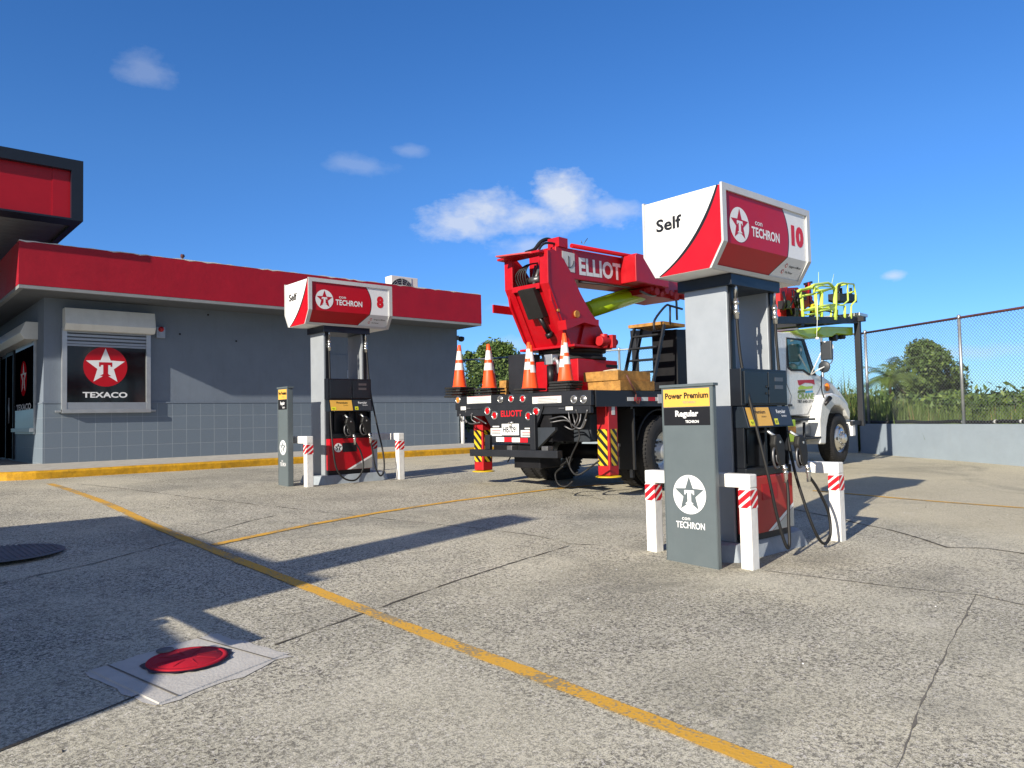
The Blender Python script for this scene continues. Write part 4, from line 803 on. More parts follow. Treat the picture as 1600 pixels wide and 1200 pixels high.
def blades(cs, hts, name, m_, label, n_per=26, w=.03, spread=.35, kind='stuff', dry=.15):
    vs = []; fs = []; mi = []
    for (x, y, z), h in zip(cs, hts):
        for k in range(n_per):
            a = random.uniform(0, 2*pi); hh = h*random.uniform(.55, 1.05); lean = random.uniform(.05, .55)*hh*.5; bx, by = x+random.gauss(0, spread*.4), y+random.gauss(0, spread*.4)
            ww = w*random.uniform(.6, 1.3); dx, dy = cos(a), sin(a); sx, sy = -dy, dx; o = len(vs); S_ = 4
            for j in range(S_+1):
                t = j/S_; r = lean*t**2.2; zz = z+hh*(t-.18*t**4*(lean/hh)*2); q = ww*(1-t)**.7
                vs += [(bx+dx*r+sx*q, by+dy*r+sy*q, zz), (bx+dx*r-sx*q, by+dy*r-sy*q, zz)]
            c = 1 if random.random() < dry else 0
            for j in range(S_): fs.append((o+2*j, o+2*j+1, o+2*j+3, o+2*j+2)); mi.append(c)
    me = bpy.data.meshes.new(name); me.from_pydata(vs, [], fs)
    for m in m_: me.materials.append(m)
    for i, p in enumerate(me.polygons): p.material_index = mi[i]
    o = bpy.data.objects.new(name, me); COL.objects.link(o); tag(o, label, 'grass', kind=kind); return o
cs, hs_ = [], []
for k in range(520):      # behind the right-hand wall
    s = random.uniform(-3.0, 10); off = random.uniform(.5, 5.5); p = FB+dFC*s-nF*-1*0+(-nF if (CP-FB).dot(nF) > 0 else nF)*off
    dp = (p-V(0, 0, p.z)); dz_ = dp.x*F0.x+dp.y*F0.y; ix = 800+FPX*(dp.x*R0.x+dp.y*R0.y)/dz_; ytop = float(np.interp(ix, [1200, 1290, 1345, 1400, 1450, 1500, 1700], [555, 560, 572, 598, 618, 628, 626]))
    hmax = 1.35+(640-ytop)/FPX*dz_+.35; cs.append((p.x, p.y, -.35)); hs_.append(hmax*random.uniform(.72, 1.0))
blades(cs, hs_, 'tall_grass', [M['grass'], M['grass_dry']], 'tall green cane grass pressed against the fence on the right', 34, .032, .5, dry=.06)
cs, hs_ = [], []; dAB = (FB-FA).normalized(); nA = V(dAB.y, -dAB.x, 0); nA = nA if nA.dot(FA-CP) > 0 else -nA
for k in range(330):
    s = random.uniform(0, 13.1); off = random.uniform(.4, 4); p = FA+dAB*s+nA*off; hmax = 2.4+1.3*max(0, 1-abs(s-9.5)/2.4)
    cs.append((p.x, p.y, -.35)); hs_.append(hmax*random.uniform(.7, 1.08))
blades(cs, hs_, 'tall_grass', [M['grass'], M['grass_dry']], 'tall grass growing behind the fence at the back of the lot', 24, .024, .5)
pd = pray(1392, 600); pp_ = CP+pd*28.5; pt_ = thing('palm_shrub', 'feathery palm like shrub left of the round tree beyond the fence', 'palm', (pp_.x, pp_.y, -.35))
b = MB(); b.tube([(0, 0, 0), (.05, 0, 1.2), (0, .05, 3.0)], [.09, .07, .05], 8); b.build('trunk', M['bark'], pt_)
b = MB()
for k in range(26):
    a = 2*pi*k/26+random.uniform(-.1, .1); l = random.uniform(1.1, 1.7); up0 = random.uniform(.35, 1.2); fr = []
    for j in range(9): t = j/8; fr.append(V(cos(a)*l*t, sin(a)*l*t, 2.85+up0*t*1.6-1.25*t*t*l*.75))
    for j in range(8):
        p, q = fr[j], fr[j+1]; s = V(-sin(a), cos(a), 0)
        for u in (0, .33, .66):
            c = p.lerp(q, u); w = .34*sin(pi*min(1, (j+u+.8)/8.8))
            for sg in (-1, 1): d = (s*sg*w+(q-p).normalized()*w*.6+V(0, 0, -.3*w)); e_ = (q-p).normalized()*.022; b.add([c-e_, c+e_, c+d], [(0, 1, 2)])
b.build('fronds', M['leaf_light'], pt_)
# scrub out to the horizon
C = []
for k in range(1500):
    a = random.uniform(-.25, 1.1); r = 27+85*random.random()**1.5; x, y = r*cos(a), r*sin(a); hh = 1.75+random.random()*.35+r*.006
    m = 130; q = rng.normal(size=(m, 3))*np.array([.9, .9, .55]); q[:, 2] = hh*rng.random(m)**.6+rng.normal(size=m)*.1; q[:, :2] *= (1.15-.3*q[:, 2:3]/hh); C.append(q+np.array([x, y, -.3]))
leaf_mesh(np.concatenate(C), .12, [M['leaf'], M['leaf_dark'], M['leaf_light']], 'scrub', p=[.45, .3, .25], kind='stuff', label='green scrub spreading beyond the fence to the horizon', category='scrub')

# ------------------------------------------------------------------ crane truck (x forward, y to its left, z up; right side at y = 0)
TG = g(9, 8.2)-.02
TRK = thing('crane_truck', 'white cabbed boom truck with red crane and black flat deck parked by the fence', 'truck', (TP.x, TP.y, 0), THT)
def tb(b, name, m, parent=TRK, **k): return b.build(name, m, parent, **k)
def pp(lst, yl): return [T(x, y, yl) for x, y in lst]
def pprism(lst, y0, y1, pl=None, b=None):
    b = b or MB(); P = pp(lst, y0 if pl is None else pl); P = [V(p.x, y0, p.z) for p in P]; return b.prism(P, (0, y1-y0, 0))
DW = 2.66; DZ = 1.70
# deck
b = MB(); b.box(0, 5.0, .02, DW, DZ-.07, DZ); dk = tb(b, 'deck', M['black_metal'], bevel=.008)
b = MB(); b.box(.06, 5.0, .0, .018, DZ-.22, DZ-.002); b.box(.06, 5.0, DW+.002, DW+.02, DZ-.22, DZ-.002); tb(b, 'side_rail', M['black_frame'], dk)
b = MB(); b.box(.03, 5.2, .75, 1.0, 1.02, DZ-.071); b.box(.03, 8.9, 1.66, 1.9, 1.02, DZ-.071) if False else b.box(.03, 5.2, 1.66, 1.9, 1.02, DZ-.071); b.box(5.2, 8.9, .85, 1.05, .85, 1.1); b.box(5.2, 8.9, 1.6, 1.8, .85, 1.1)
for x in np.arange(.6, 5, .55): b.box(x, x+.08, .1, 2.56, DZ-.2, DZ-.0712)
tb(b, 'chassis', M['black_metal'])
def rp(px, py, xl=0): p = TR(px, py, xl); return p.y, p.z
# rear lamp board
ra, rb = 0.02, DW; za, zb_ = TR(800, 640, 0).z, DZ-.075
b = MB(); b.box(-.03, .05, ra, rb, 1.50, DZ+.0); b.box(-.02, .05, ra+.02, rb-.02, 1.40, 1.499); rbd = tb(b, 'rear_board', M['black_frame'], bevel=.006)
UR, OR_ = V(0, -1, 0), V(-.031, 0, 0)
def rear_pt(px, py, xl=-.031): p = TR(px, py, xl); return V(xl, p.y, p.z)
def lampr(px, py, r, m, parent, ring=M['chrome'], xl=-.031):
    p = rear_pt(px, py, xl); b = MB(); b.lathe([(r*1.0, 0), (r*1.0, -.012), (r*.74, -.014), (r*.72, -.002)], p, 'X', 20); o = tb(b, 'tail_light', ring, parent)
    b = MB(); b.smooth = True; b.lathe([(r*.72, -.006), (r*.5, -.014), (.001, -.017)], p, 'X', 20); tb(b, 'lens', m, o)
for px, py, m in ((716, 625, 'amber'), (782, 624, 'steel'), (799, 623, 'lens_red'), (817, 623, 'lens_red'), (897, 624, 'steel'), (912, 624, 'steel')): lampr(px, py, .055, M[m], rbd)
def decal(px0, py0, px1, py1, m, name, parent, xl=-.0315, lift=.002):
    a, c = TR(px0, py1, xl), TR(px1, py0, xl); b = MB(); b.box(xl-lift, xl, min(a.y, c.y), max(a.y, c.y), min(a.z, c.z), max(a.z, c.z)); return tb(b, name, m, parent)
for x0, x1 in ((730, 767), (832, 877)):
    o = decal(x0, 618, x1, 631, M['sticker'], 'warning_sticker', rbd); decal(x0+1, 618.3, x1-1, 620.6, M['red_tape'], 'red_header', o, xl=-.0345)
    for k in range(4): decal(x0+8, 622+k*2.2, x1-6, 622.8+k*2.2, M['steel'], 'print_line', o, xl=-.0345, lift=.001)
for x0, x1 in ((720, 728), (884, 895)): decal(x0, 635, x1, 641, M['sticker'], 'reflector', rbd, xl=-.035)
for x0, x1 in ((729, 735), (873, 882)): decal(x0, 637, x1, 639, M['steel'], 'marker_light', rbd, xl=-.035)
# centre tail plate
a, c = TR(757, 645, .02), TR(845, 692, .02)
XL = -.035
b = MB(); P = [TR(x, y, XL) for x, y in ((752, 633), (850, 633), (848, 641), (838, 668), (838, 695), (764, 692), (768, 668), (754, 642))]
b.prism([V(XL+.04, p.y, p.z) for p in P], (-.05, 0, 0)); tpl = tb(b, 'tail_plate', M['black_frame'], bevel=.006)
XP = XL-.011
for px, py in ((762, 642), (773, 649), (826, 650), (838, 643)): lampr(px, py, .062, M['lens_red'], tpl, xl=XP)
p = TR(783, 651, XP); q = TR(816, 649, XP); text('ELLIOTT', M['red_tape'], tpl, V(XP-.001, p.y, (p.z+q.z)/2-.005), UR, Z_, .088, abs(p.y-q.y), bold=.02)
p = TR(785, 680, XP); q = TR(811, 662, XP); b = MB(); b.box(XP-.01, XP-.001, q.y, p.y, p.z, q.z); lp = tb(b, 'license_plate', M['white_gloss'], tpl, bevel=.003)
text('HB7091', M['navy_band'], lp, V(XP-.0105, (p.y+q.y)/2, p.z+.04), UR, Z_, .088, abs(p.y-q.y)*.84, bold=.02, cx=True)
for x0, x1, y0, y1 in ((767, 784, 669, 681), (814, 833, 672, 683)):
    o = decal(x0, y0, x1, y1, M['sticker'], 'sticker', tpl, xl=XP-.001)
    for k in range(3): decal(x0+2, y0+3+k*2.6, x1-2, y0+4+k*2.6, M['steel'] if k else M['red_tape'], 'print_line', o, xl=XP-.004, lift=.001)
for k in range(4): decal(775.5+k*12.3, 683+k*.4, 787.7+k*12.3, 690+k*.4, M['red_tape'] if k % 2 else M['white_gloss'], 'reflective_tape', tpl, xl=XP-.002)
decal(770, 665.5, 780, 667.5, M['white_gloss'], 'plate_light', tpl, xl=XP-.001); decal(820, 668.5, 830, 670.5, M['cone_white'], 'plate_light', tpl, xl=XP-.001)
b = MB(); c = TR(798, 661, XP-.02); b.tube([c+V(0, .05, 0), c, c+V(0, -.05, .01)], [.012, .022, .012], 8); b.tube([c, c+V(-.02, 0, -.05)], .012, 8); tb(b, 'plate_bolt', M['chrome'], tpl)
# under-run guard, hitch, boxes beneath
b = MB(); p, q = TR(737, 708, -.1), TR(874, 716, -.1); b.box(-.14, -.03, q.y, p.y, q.z, q.z+.10)
p2 = TR(770, 700, -.1); b.box(-.10, -.04, 1.85, 1.95, q.z+.10, 1.12); b.box(-.10, -.04, .95, 1.05, q.z+.10, 1.4); b.box(-.10, -.04, p.y-.10, p.y-.02, q.z-.25, q.z) if False else None
bmp = tb(b, 'bumper_bar', M['black_frame'], bevel=.008)
b = MB(); a, c = TR(807, 716, .1), TR(848, 732, .1); b.box(.05, .5, c.y, a.y, c.z, a.z+.1); a, c = TR(775, 695, .05), TR(838, 712, .05); b.box(.0, .4, c.y, a.y, c.z, a.z); tb(b, 'hitch_box', M['black_metal'], bmp, bevel=.01)
b = MB(); a, c = TR(797, 696, -.05), TR(805, 704, -.05); b.box(-.12, .0, c.y, a.y, c.z, a.z); a, c = TR(851, 697, -.05), TR(861, 708, -.05); b.box(-.12, .0, c.y, a.y, c.z, a.z); tb(b, 'hitch_receiver', M['steel'], bmp, bevel=.01)
b = MB(); a, c = TR(838, 668, .02), TR(872, 688, .02); b.prism([V(.02, a.y, a.z), V(.02, c.y, a.z), V(.02, c.y, a.z-.04), V(.02, a.y-.05, c.z-.12), V(.02, a.y, c.z-.12)], (-.06, 0, 0)); tb(b, 'corner_plate', M['charcoal'], tpl, bevel=.004)
# hydraulic lines hanging under the deck
def wires(name, sets, r, m=M['rubber'], par=TRK, xl=.0, k=5):
    b = MB()
    for pts in sets: b.tube(cat_rom([TR(x, y, xl+random.uniform(-.04, .04)) for x, y in pts], k), r, 6)
    return tb(b, name, m, par)
wires('hydraulic_hoses', [[(858, 655), (880, 651), (893, 662), (905, 670), (912, 660), (918, 640)], [(860, 660), (885, 657), (900, 668), (910, 668), (916, 655)], [(888, 640), (890, 655), (894, 668)], [(893, 640), (897, 655), (899, 665)], [(900, 640), (903, 652), (897, 666)], [(908, 645), (905, 660), (895, 671), (882, 666)],
   ], .011, M['steel'])
wires('hydraulic_hoses', [[(724, 642), (722, 655), (730, 660)], [(728, 642), (727, 655), (735, 662), (750, 660)], [(735, 648), (748, 655), (760, 662)], [(738, 645), (737, 655), (745, 661)], [(722, 640), (719, 650), (722, 660)]], .011, M['steel'])
wires('drain_hose', [[(903, 668), (905, 685), (893, 712), (890, 728), (897, 740), (903, 738)], [(885, 715), (893, 735), (903, 742), (920, 732), (936, 720)], [(876, 728), (886, 720), (890, 714)], [(880, 728), (868, 740), (872, 756), (884, 760), (895, 752)]], .013, M['rubber'])
wires('cable_bracket', [[(796, 703), (798, 712), (793, 722)]], .01)
# outriggers
def outrigger(x, y, name_l):
    w = .10; zt = DZ-.08; zb0 = .56; o = None
    b = MB(); b.box(x-w, x+w, y-w, y+w, zb0, zt); o = tb(b, 'outrigger', M['truck_red_dull'], bevel=.01)
    b = MB()
    z0, z1 = zb0+.13, zb0+.62
    hazard(b, -w+.008, w-.03, z0, z1, V(x-w, y, 0), UR, Z_, .003, .065, -1.0, 0, 1)
    hazard(b, -w+.03, w-.03, z0, z1, V(x, y-w, 0), X_, Z_, .003, .065, -1.0, 0, 1)
    tb(b, 'hazard_stripes', [M['hazard_yellow'], M['ink']], o)
    b = MB(); b.box(x-.03, x+.04, y-w-.004, y-w-.001, zt-.25, zt-.13); tb(b, 'sticker', M['sticker'], o)
    b = MB(); b.lathe([(.001, -.012), (.17, -.008), (.18, 0), (.165, .008), (.08, .02), (.07, .0)], (x, y, zb0-.02), 'Z', 28); tb(b, 'foot', M['hazard_yellow'], o)
    return o
p = T(952, 690, .02); xo = p.x+.10
outrigger(xo, .12, ''); q = TR(757, 700, xo-.15); outrigger(xo-.05, 2.50, '')
b = MB(); b.box(xo-.1, xo+.1, .31, 2.34, DZ-.32, DZ-.09); tb(b, 'outrigger_beam', M['black_metal'])
# grey underside step plate near the outrigger and pole
b = MB(); a = T(985, 640, .3); c = T(997, 745, .3); b.box(a.x-.02, a.x+.03, .28, .33, c.z, DZ-.1); d_ = T(968, 700, .3); b.bar((d_.x, .3, a.z-.5), (a.x, .3, a.z-.5), .04, .04); tb(b, 'support_pole', M['steel'])
# tool boxes / mudguard behind the outrigger
b = MB(); a, c = T(917, 640, .5), T(948, 670, .5); b.box(.5, 1.1, .45, .95, 1.0, 1.55); tb(b, 'tool_box', M['charcoal'], bevel=.02)
# wheels
def wheel(x, yo, r, w, z, front, name='wheel'):
    t = bpy.data.objects.new(name, None); COL.objects.link(t); t.parent = TRK; t.location = (x, yo, z); t.empty_display_size = .1
    b = MB(); b.smooth = True; b.lathe([(r*.56, .02), (r*.60, -.005), (r*.78, -.02), (r*.93, -.005), (r*.985, .02), (r, .05), (r, w-.05), (r*.985, w-.02), (r*.93, w), (r*.6, w)], (0, 0, 0), 'Y', 56)
    b.smooth = False
    for k in range(56):
        a = 2*pi*k/56; c, s = cos(a), sin(a)
        for yy in (.03, w-.075): b.bar((c*r*.985, yy, s*r*.985), (c*r*1.01, yy, s*r*1.01), .03, .05, up=(0, 1, 0))
    b.build('tyre', M['tyre'], t)
    b = MB()
    if front: b.lathe([(r*.565, .0), (r*.55, .03), (r*.50, .035), (r*.47, .0), (r*.40, -.03), (r*.34, -.045), (r*.2, -.05), (r*.18, -.11), (r*.12, -.13), (.001, -.13)], (0, 0, 0), 'Y', 36)
    else: b.lathe([(r*.565, .0), (r*.55, .03), (r*.50, .06), (r*.42, .12), (r*.25, .14), (r*.22, .03), (r*.15, .0), (.001, .0)], (0, 0, 0), 'Y', 36)
    ri = b.build('rim', M['chrome'] if front else M['alu'], t)
    b = MB()
    for k in range(10): a = 2*pi*k/10; R_ = r*.27; y0 = -.045 if front else .13; b.cyl((R_*cos(a), y0, R_*sin(a)), (R_*cos(a), y0-.04, R_*sin(a)), .016, n=6)
    b.build('wheel_nuts', M['steel'], ri)
    b = MB()
    for k in range(5):
        a = 2*pi*(k+.5)/5; R_ = r*.42; y0 = -.03 if front else .115; b.cyl((R_*cos(a), y0-.004, R_*sin(a)), (R_*cos(a), y0+.0, R_*sin(a)), .035, n=12)
    b.build('hand_holes', M['ink'], ri)
    return t
ph = T(1312, 676, .06); xf = ph.x; zf = .80; pr = T(1035, 707, .1); xr = pr.x; zr = pr.z
wheel(xf, .06, .53, .28, zf-.02, True); b = MB(); b.cyl((xf, .3, zf-.02), (xf, 2.3, zf-.02), .07); tb(b, 'axle', M['black_metal']); b = MB(); b.cyl((xr, .3, zr), (xr, 2.3, zr), .12); tb(b, 'axle', M['black_metal'])
wheel(xf, 2.28, .53, .28, zf-.02, True)
zr = TG+.535
wheel(xr, .04, .53, .27, zr, False); wheel(xr, .36, .53, .27, zr, False); wheel(xr, 2.32, .53, .27, zr, False); wheel(xr, 2.0, .53, .27, zr, False)
b = MB(); b.tube([(xr+.6*cos(a), .15, zr+.62*sin(a)) for a in np.linspace(.3, 2.84, 14)], .02, 6)
b.prism([(xr-.78, .05, .6), (xr-.75, .05, .6), (xr-.75, .65, .6), (xr-.78, .65, .6)], (0, 0, .85)); tb(b, 'mudguard', M['rubber'])
# side: lower bodywork between rear wheel and cab
b = MB(); b.box(xr+.75, 5.0, .12, .6, .95, DZ-.23); tb(b, 'side_locker', M['black_metal'], bevel=.02)
# side reflective tape and stickers
def sdecal(px0, py0, px1, py1, m, name, parent, yl=-.001, lift=.003):
    a, c = T(px0, py0, yl), T(px1, py1, yl); b = MB(); b.box(min(a.x, c.x), max(a.x, c.x), yl-lift, yl, min(a.z, c.z), max(a.z, c.z)); return tb(b, name, m, parent)
for k in range(5): sdecal(980+k*11, 620.5, 990.5+k*11, 626.5, M['red_tape'] if k % 2 else M['sticker'], 'reflective_tape', dk)
sdecal(1027.5, 616, 1036, 630, M['sticker'], 'sticker', dk, yl=-.004)
# crane pedestal
YC = 1.33
pa, pb = T(903, 560, .83), T(966, 612, .83)
b = MB(); b.box(pa.x, pb.x, .83, 1.83, DZ+.001, pa.z); ped = tb(b, 'crane_pedestal', M['truck_red'], bevel=.012)
c = T(934, 600, .829); b = MB(); b.cyl((c.x, .829, c.z-.01), (c.x, .825, c.z-.01), .13, n=24); c = T(955, 572, .829); b.box(c.x-.13, c.x+.16, .824, .829, c.z-.02, c.z+.02); tb(b, 'pedestal_opening', M['ink'], ped)
b = MB(); c = T(930, 601, .8); b.tube([(c.x-.1, .80, c.z), (c.x, .79, c.z+.02), (c.x+.06, .80, c.z-.02)], .035, 8); tb(b, 'rag', M['paper'], ped)
a, c = TR(835, 562, pa.x+.1), TR(850, 612, pa.x+.1); b = MB(); b.box(pa.x-.25, pa.x+.1, 1.65, 2.0, DZ+.001, DZ+.62); tb(b, 'valve_cabinet', M['black_frame'], ped, bevel=.01)
c = TR(861, 590, pa.x-.12); b = MB(); b.cyl((pa.x-.12, c.y, DZ+.1), (pa.x-.12, c.y, DZ+.42), .06, n=16); tb(b, 'oil_filter', M['ink'], ped)
b = MB(); b.box(pa.x-.19, pa.x-.05, c.y-.09, c.y+.07, DZ+.43, DZ+.58); b.tube(cat_rom([(pa.x-.12, c.y-.08, DZ+.52), (pa.x-.14, c.y-.16, DZ+.45), (pa.x-.1, c.y-.14, DZ+.3)], 5), .03, 8); tb(b, 'filter_head', M['alu'], ped, bevel=.008)
cx = (pa.x+pb.x)/2; zt = pa.z
b = MB(); b.lathe([(.001, 0), (.52, 0), (.52, .05), (.47, .055), (.47, .12), (.52, .125), (.52, .165), (.001, .165)], (cx, YC, zt+.001), 'Z', 40); tb(b, 'slewing_ring', M['rubber'], ped)
zr0 = zt+.168
b = MB(); b.box(T(893, 545, YC-.42).x-.08, T(953, 545, YC-.5).x, YC-.54, YC+.54, zr0, zr0+.035); tur = tb(b, 'turret', M['truck_red'], bevel=.006)
# turret side plates traced in profile
yn, yf = YC-.42, YC+.42
prof = [(856, 391), (864, 389), (871, 393), (881, 405), (896, 432), (907, 458), (922, 486), (932, 500), (944, 545), (893, 545), (884, 527), (862, 470), (858, 442)]
P = [T(x, y, yn) for x, y in prof]; zb1 = zr0+.036; P = [V(p.x, 0, max(p.z, zb1)) for p in P]
for yy in (yn, yf-.04):
    b = MB(); b.prism([V(p.x, yy, p.z) for p in P], (0, .04, 0)); tb(b, 'side_plate', M['truck_red'], tur, bevel=.005)
# rear plate follows the slanted rear edge; rear flanges
q0, q1, q2 = V(P[-3].x, 0, P[-3].z), V(P[-2].x, 0, P[-2].z), V(P[-1].x, 0, P[-1].z); zc_ = q2.z-.02
q3 = V(P[-4].x, 0, zb1)
b = MB(); b.prism([q2+V(.0, yn+.041, 0), q2+V(.04, yn+.041, 0), q3+V(.04, yn+.041, 0), q3+V(0, yn+.041, 0)], (0, yf-yn-.082, 0)); rpl = tb(b, 'rear_plate', M['truck_red'], tur)
b = MB()
for yy, w in ((yn-.01, .16), (yf-.15, .16)):
    b.box(q2.x-.03, q2.x-.001, yy, yy+w, q2.z+.0, P[0].z)
    b.prism([q2+V(-.03, yy, 0), q2+V(-.001, yy, 0), q3+V(-.001, yy, 0), q3+V(-.03, yy, 0)], (0, w, 0))
tb(b, 'rear_flange', M['truck_red'], tur, bevel=.006)
# projecting head plates at the top left (far plate carries on to the rear)
xh = q2.x-.02
b = MB(); b.box(xh-.12, xh+.10, yn+.05, yf+.05, P[0].z-.03, P[0].z+.0); b.prism([(xh-.30, yf-.1, P[0].z-.02), (xh-.001, yf-.1, P[0].z-.02), (xh-.001, yn+.1, P[0].z-.02), (xh-.12, yn+.2, P[0].z-.02)], (0, 0, .02)); b.box(xh-.02, xh+.0, yn+.15, yf-.15, q2.z-.06, q2.z+.02); b.box(xh-.26, xh+.2, yf+.0, yf+.03, zb1+.5, zb1+.62)
tb(b, 'head_plate', M['truck_red'], tur)
mid = (q2*.72+q3*.28); lo_ = (q2*.38+q3*.62); b = MB(); dn = V(-.055, 0, -.02)
b.prism([q2*.98+q3*.02+V(-.002, YC-.2, 0), q2*.98+q3*.02+V(-.12, YC-.2, -.04), q2*.5+q3*.5+V(-.12, YC-.2, -.04), q2*.5+q3*.5+V(-.002, YC-.2, 0)], (0, .30, 0)); tb(b, 'control_box', M['rubber'], rpl, bevel=.01)
b = MB(); e0, e1 = q2*.5+q3*.5+V(-.10, YC-.1, 0), q2*.22+q3*.78+V(-.08, YC-.14, 0); b.tube([e0, e1], .035, 12); b.tube([e1, e1+(e1-e0)*.25], .06, 12); tb(b, 'lock_cylinder', M['ink'], rpl)
b = MB(); b.smooth = True
for k in range(5): b.tube(cat_rom([(q2.x+.1, YC+.25-.04*k, q2.z+.02), (q2.x+.05, YC+.28-.05*k, q2.z+.2), (q2.x+.12, YC+.15-.02*k, P[0].z-.12), (q2.x+.35, YC+.1, P[0].z-.05)], 5), .012, 6)
tb(b, 'boom_hoses', M['rubber'], tur)
b = MB(); b.tube([(q2.x+.12, YC, q2.z+.0), (q2.x+.25, YC-.05, P[0].z-.1)], .03, 10); b.tube([(q2.x+.2, YC+.12, q2.z+.0), (q2.x+.3, YC+.1, P[0].z-.1)], .02, 10); b.cyl((q2.x+.16, YC-.12, q2.z+.12), (q2.x+.16, YC+.12, q2.z+.12), .05); tb(b, 'lift_linkage', M['steel'], tur)
# front shelf of the turret, slew motor
b = MB(); s0, s1, s2 = T(886, 498, yn-.12), T(912, 496, yn-.12), T(935, 500, yn-.12)
sh = [T(882, 500, yn-.14), T(884, 515, yn-.14), T(911, 504, yn-.14), T(934, 510, yn-.14), T(934, 500, yn-.14), T(911, 496, yn-.14)]
b.prism([V(p.x, yn-.16, p.z) for p in sh], (0, .155, 0)); tb(b, 'motor_shelf', M['truck_red'], tur)
b = MB(); s = [T(912, 505, yn-.02), T(934, 508, yn-.02), T(942, 524, yn-.02), T(950, 545, yn-.02), T(915, 545, yn-.02), T(905, 545, yn-.02)]; b.prism([V(p.x, yn-.04, max(p.z, zb1)) for p in s], (0, .038, 0)); tb(b, 'gusset', M['truck_red'], tur)
c = T(950, 534, yn-.15); b = MB(); b.cyl(c+V(-.22, 0, 0), c+V(.12, 0, 0), .075, n=16); b.cyl(c+V(.12, 0, 0), c+V(.19, 0, 0), .055, n=16); b.cyl(c+V(-.1, 0, -.1), c+V(-.1, 0, .11), .06, n=8); b.box(c.x-.02, c.x+.08, c.y-.1, c.y+.1, c.z-.1, c.z+.1); tb(b, 'slew_motor', M['truck_red_dull'], tur, bevel=.008)
b = MB(); 
for px, py, r in ((900, 491, .055), (871, 485, .02), (922, 531, .02), (893, 543, .02)):
    c = T(px, py, yn); b.cyl(V(c.x, yn-.03, c.z), V(c.x, yn-.001, c.z), r, n=12)
tb(b, 'pivot_pin', M['wood'], tur)
# boom
ybn = YC-.27; ybf = YC+.27
B0 = T(872, 385, ybn); B1 = T(1008, 398, ybn); B2 = T(890, 437, ybn); B3 = T(1000, 461, ybn)
def line(a, c, x): return a.z+(c.z-a.z)*(x-a.x)/(c.x-a.x)
bx0 = B0.x-.05; bx1 = T(1062, 430, ybn).x; bxe = 9.6
ztop0 = B0.z; slope = (B1.z-B0.z)/(B1.x-B0.x)
hb0 = B0.z-line(B2, B3, B0.x); 
E0 = T(1222, 448, ybn); E1 = T(1238, 466, ybn)
slope = (T(1235, 448, ybn).z-B0.z)/(T(1235, 448, ybn).x-B0.x)
def boom(x0, x1, y0, y1, d0, d1, name, m, parent, bev=.012):
    z0 = B0.z+(x0-B0.x)*slope; z1 = B0.z+(x1-B0.x)*slope; b = MB()
    b.add([(x0, y0, z0-d1), (x1, y0, z1-d1), (x1, y1, z1-d1), (x0, y1, z0-d1), (x0, y0, z0-d0), (x1, y0, z1-d0), (x1, y1, z1-d0), (x0, y1, z0-d0)], [(0, 3, 2, 1), (4, 5, 6, 7), (0, 1, 5, 4), (1, 2, 6, 5), (2, 3, 7, 6), (3, 0, 4, 7)])
    return tb(b, name, m, parent, bevel=bev)
bm_ = boom(bx0, 5.1, ybn, ybf, 0, hb0, 'boom', M['truck_red'], TRK)
boom(5.101, 7.6, ybn+.04, ybf-.04, .05, hb0-.05, 'boom_extension', M['truck_red'], bm_); boom(7.601, 8.8, ybn+.08, ybf-.08, .10, hb0-.10, 'boom_extension', M['truck_red_dull'], bm_)
zz = lambda x, d=0: B0.z+(x-B0.x)*slope-d
b = MB(); b.tube([(bx0+.3, ybn-.05, zz(bx0+.3, -.03)), (5.0, ybn-.05, zz(5.0, -.03))], .035, 8); b.box(bx0+.05, bx0+.25, ybn-.02, ybn+.2, zz(bx0+.1), zz(bx0+.1)+.14); tb(b, 'top_rail', M['truck_red'], bm_)
b = MB(); b.tube(cat_rom([T(822, 395, YC), T(835, 390, YC), T(845, 378, YC), T(856, 374, YC), T(866, 378, YC), T(878, 384, YC)], 5), .03, 8); b.tube(cat_rom([T(838, 398, YC-.2), T(848, 382, YC-.2), T(862, 380, YC-.2), T(880, 386, YC-.2)], 5), .018, 8); tb(b, 'hose_bundle', M['rubber'], bm_)
a = T(878, 394, ybn-.001); c = T(898, 420, ybn-.001); b = MB(); b.box(a.x, c.x, ybn-.004, ybn-.001, zz(c.x)-hb0*.78, zz(c.x)-.08*hb0-.03); dg = tb(b, 'angle_gauge', M['sticker'], bm_)
r_ = (c.x-a.x)*.42; cc = V((a.x+c.x)/2, ybn-.005, zz(c.x)-hb0*.38); b = MB()
b.tube([cc+V(r_*cos(t), 0, r_*sin(t)) for t in np.linspace(pi*1.02, pi*1.98, 16)], .006, 4); b.tube([cc+V(.0, 0, .05), cc+V(.0, 0, -r_)], .007, 4); tb(b, 'gauge_scale', M['ink'], dg)
sv = V(1, 0, slope).normalized(); t0, t1 = T(905, 424, ybn-.001), T(968, 425, ybn-.001); L_ = (t1.x-t0.x)*1.24
o0 = V(t0.x, ybn-.002, zz(t0.x)-hb0*.80); upv = V(-slope, 0, 1).normalized()
text('ELLIOTT', M['white_panel'], bm_, o0, sv, upv, hb0*.56, L_, bold=.035)
c = T(969, 402, ybn); d_ = T(1005, 404, ybn-.25); yb_ = ybn-.30
b = MB(); b.box(c.x, c.x+.95, yb_, ybn-.002, zz(c.x)-hb0*.95, zz(c.x)+.0); b.box(c.x+.1, c.x+.95, yb_+.05, ybn-.001, zz(c.x)+.0002, zz(c.x)+.04); tb(b, 'winch_box', M['truck_red'], bm_, bevel=.01)
b = MB(); b.box(c.x+.5, c.x+1.6, ybn-.1, ybf+.1, zz(c.x)-hb0*1.22, zz(c.x)-hb0*1.02)
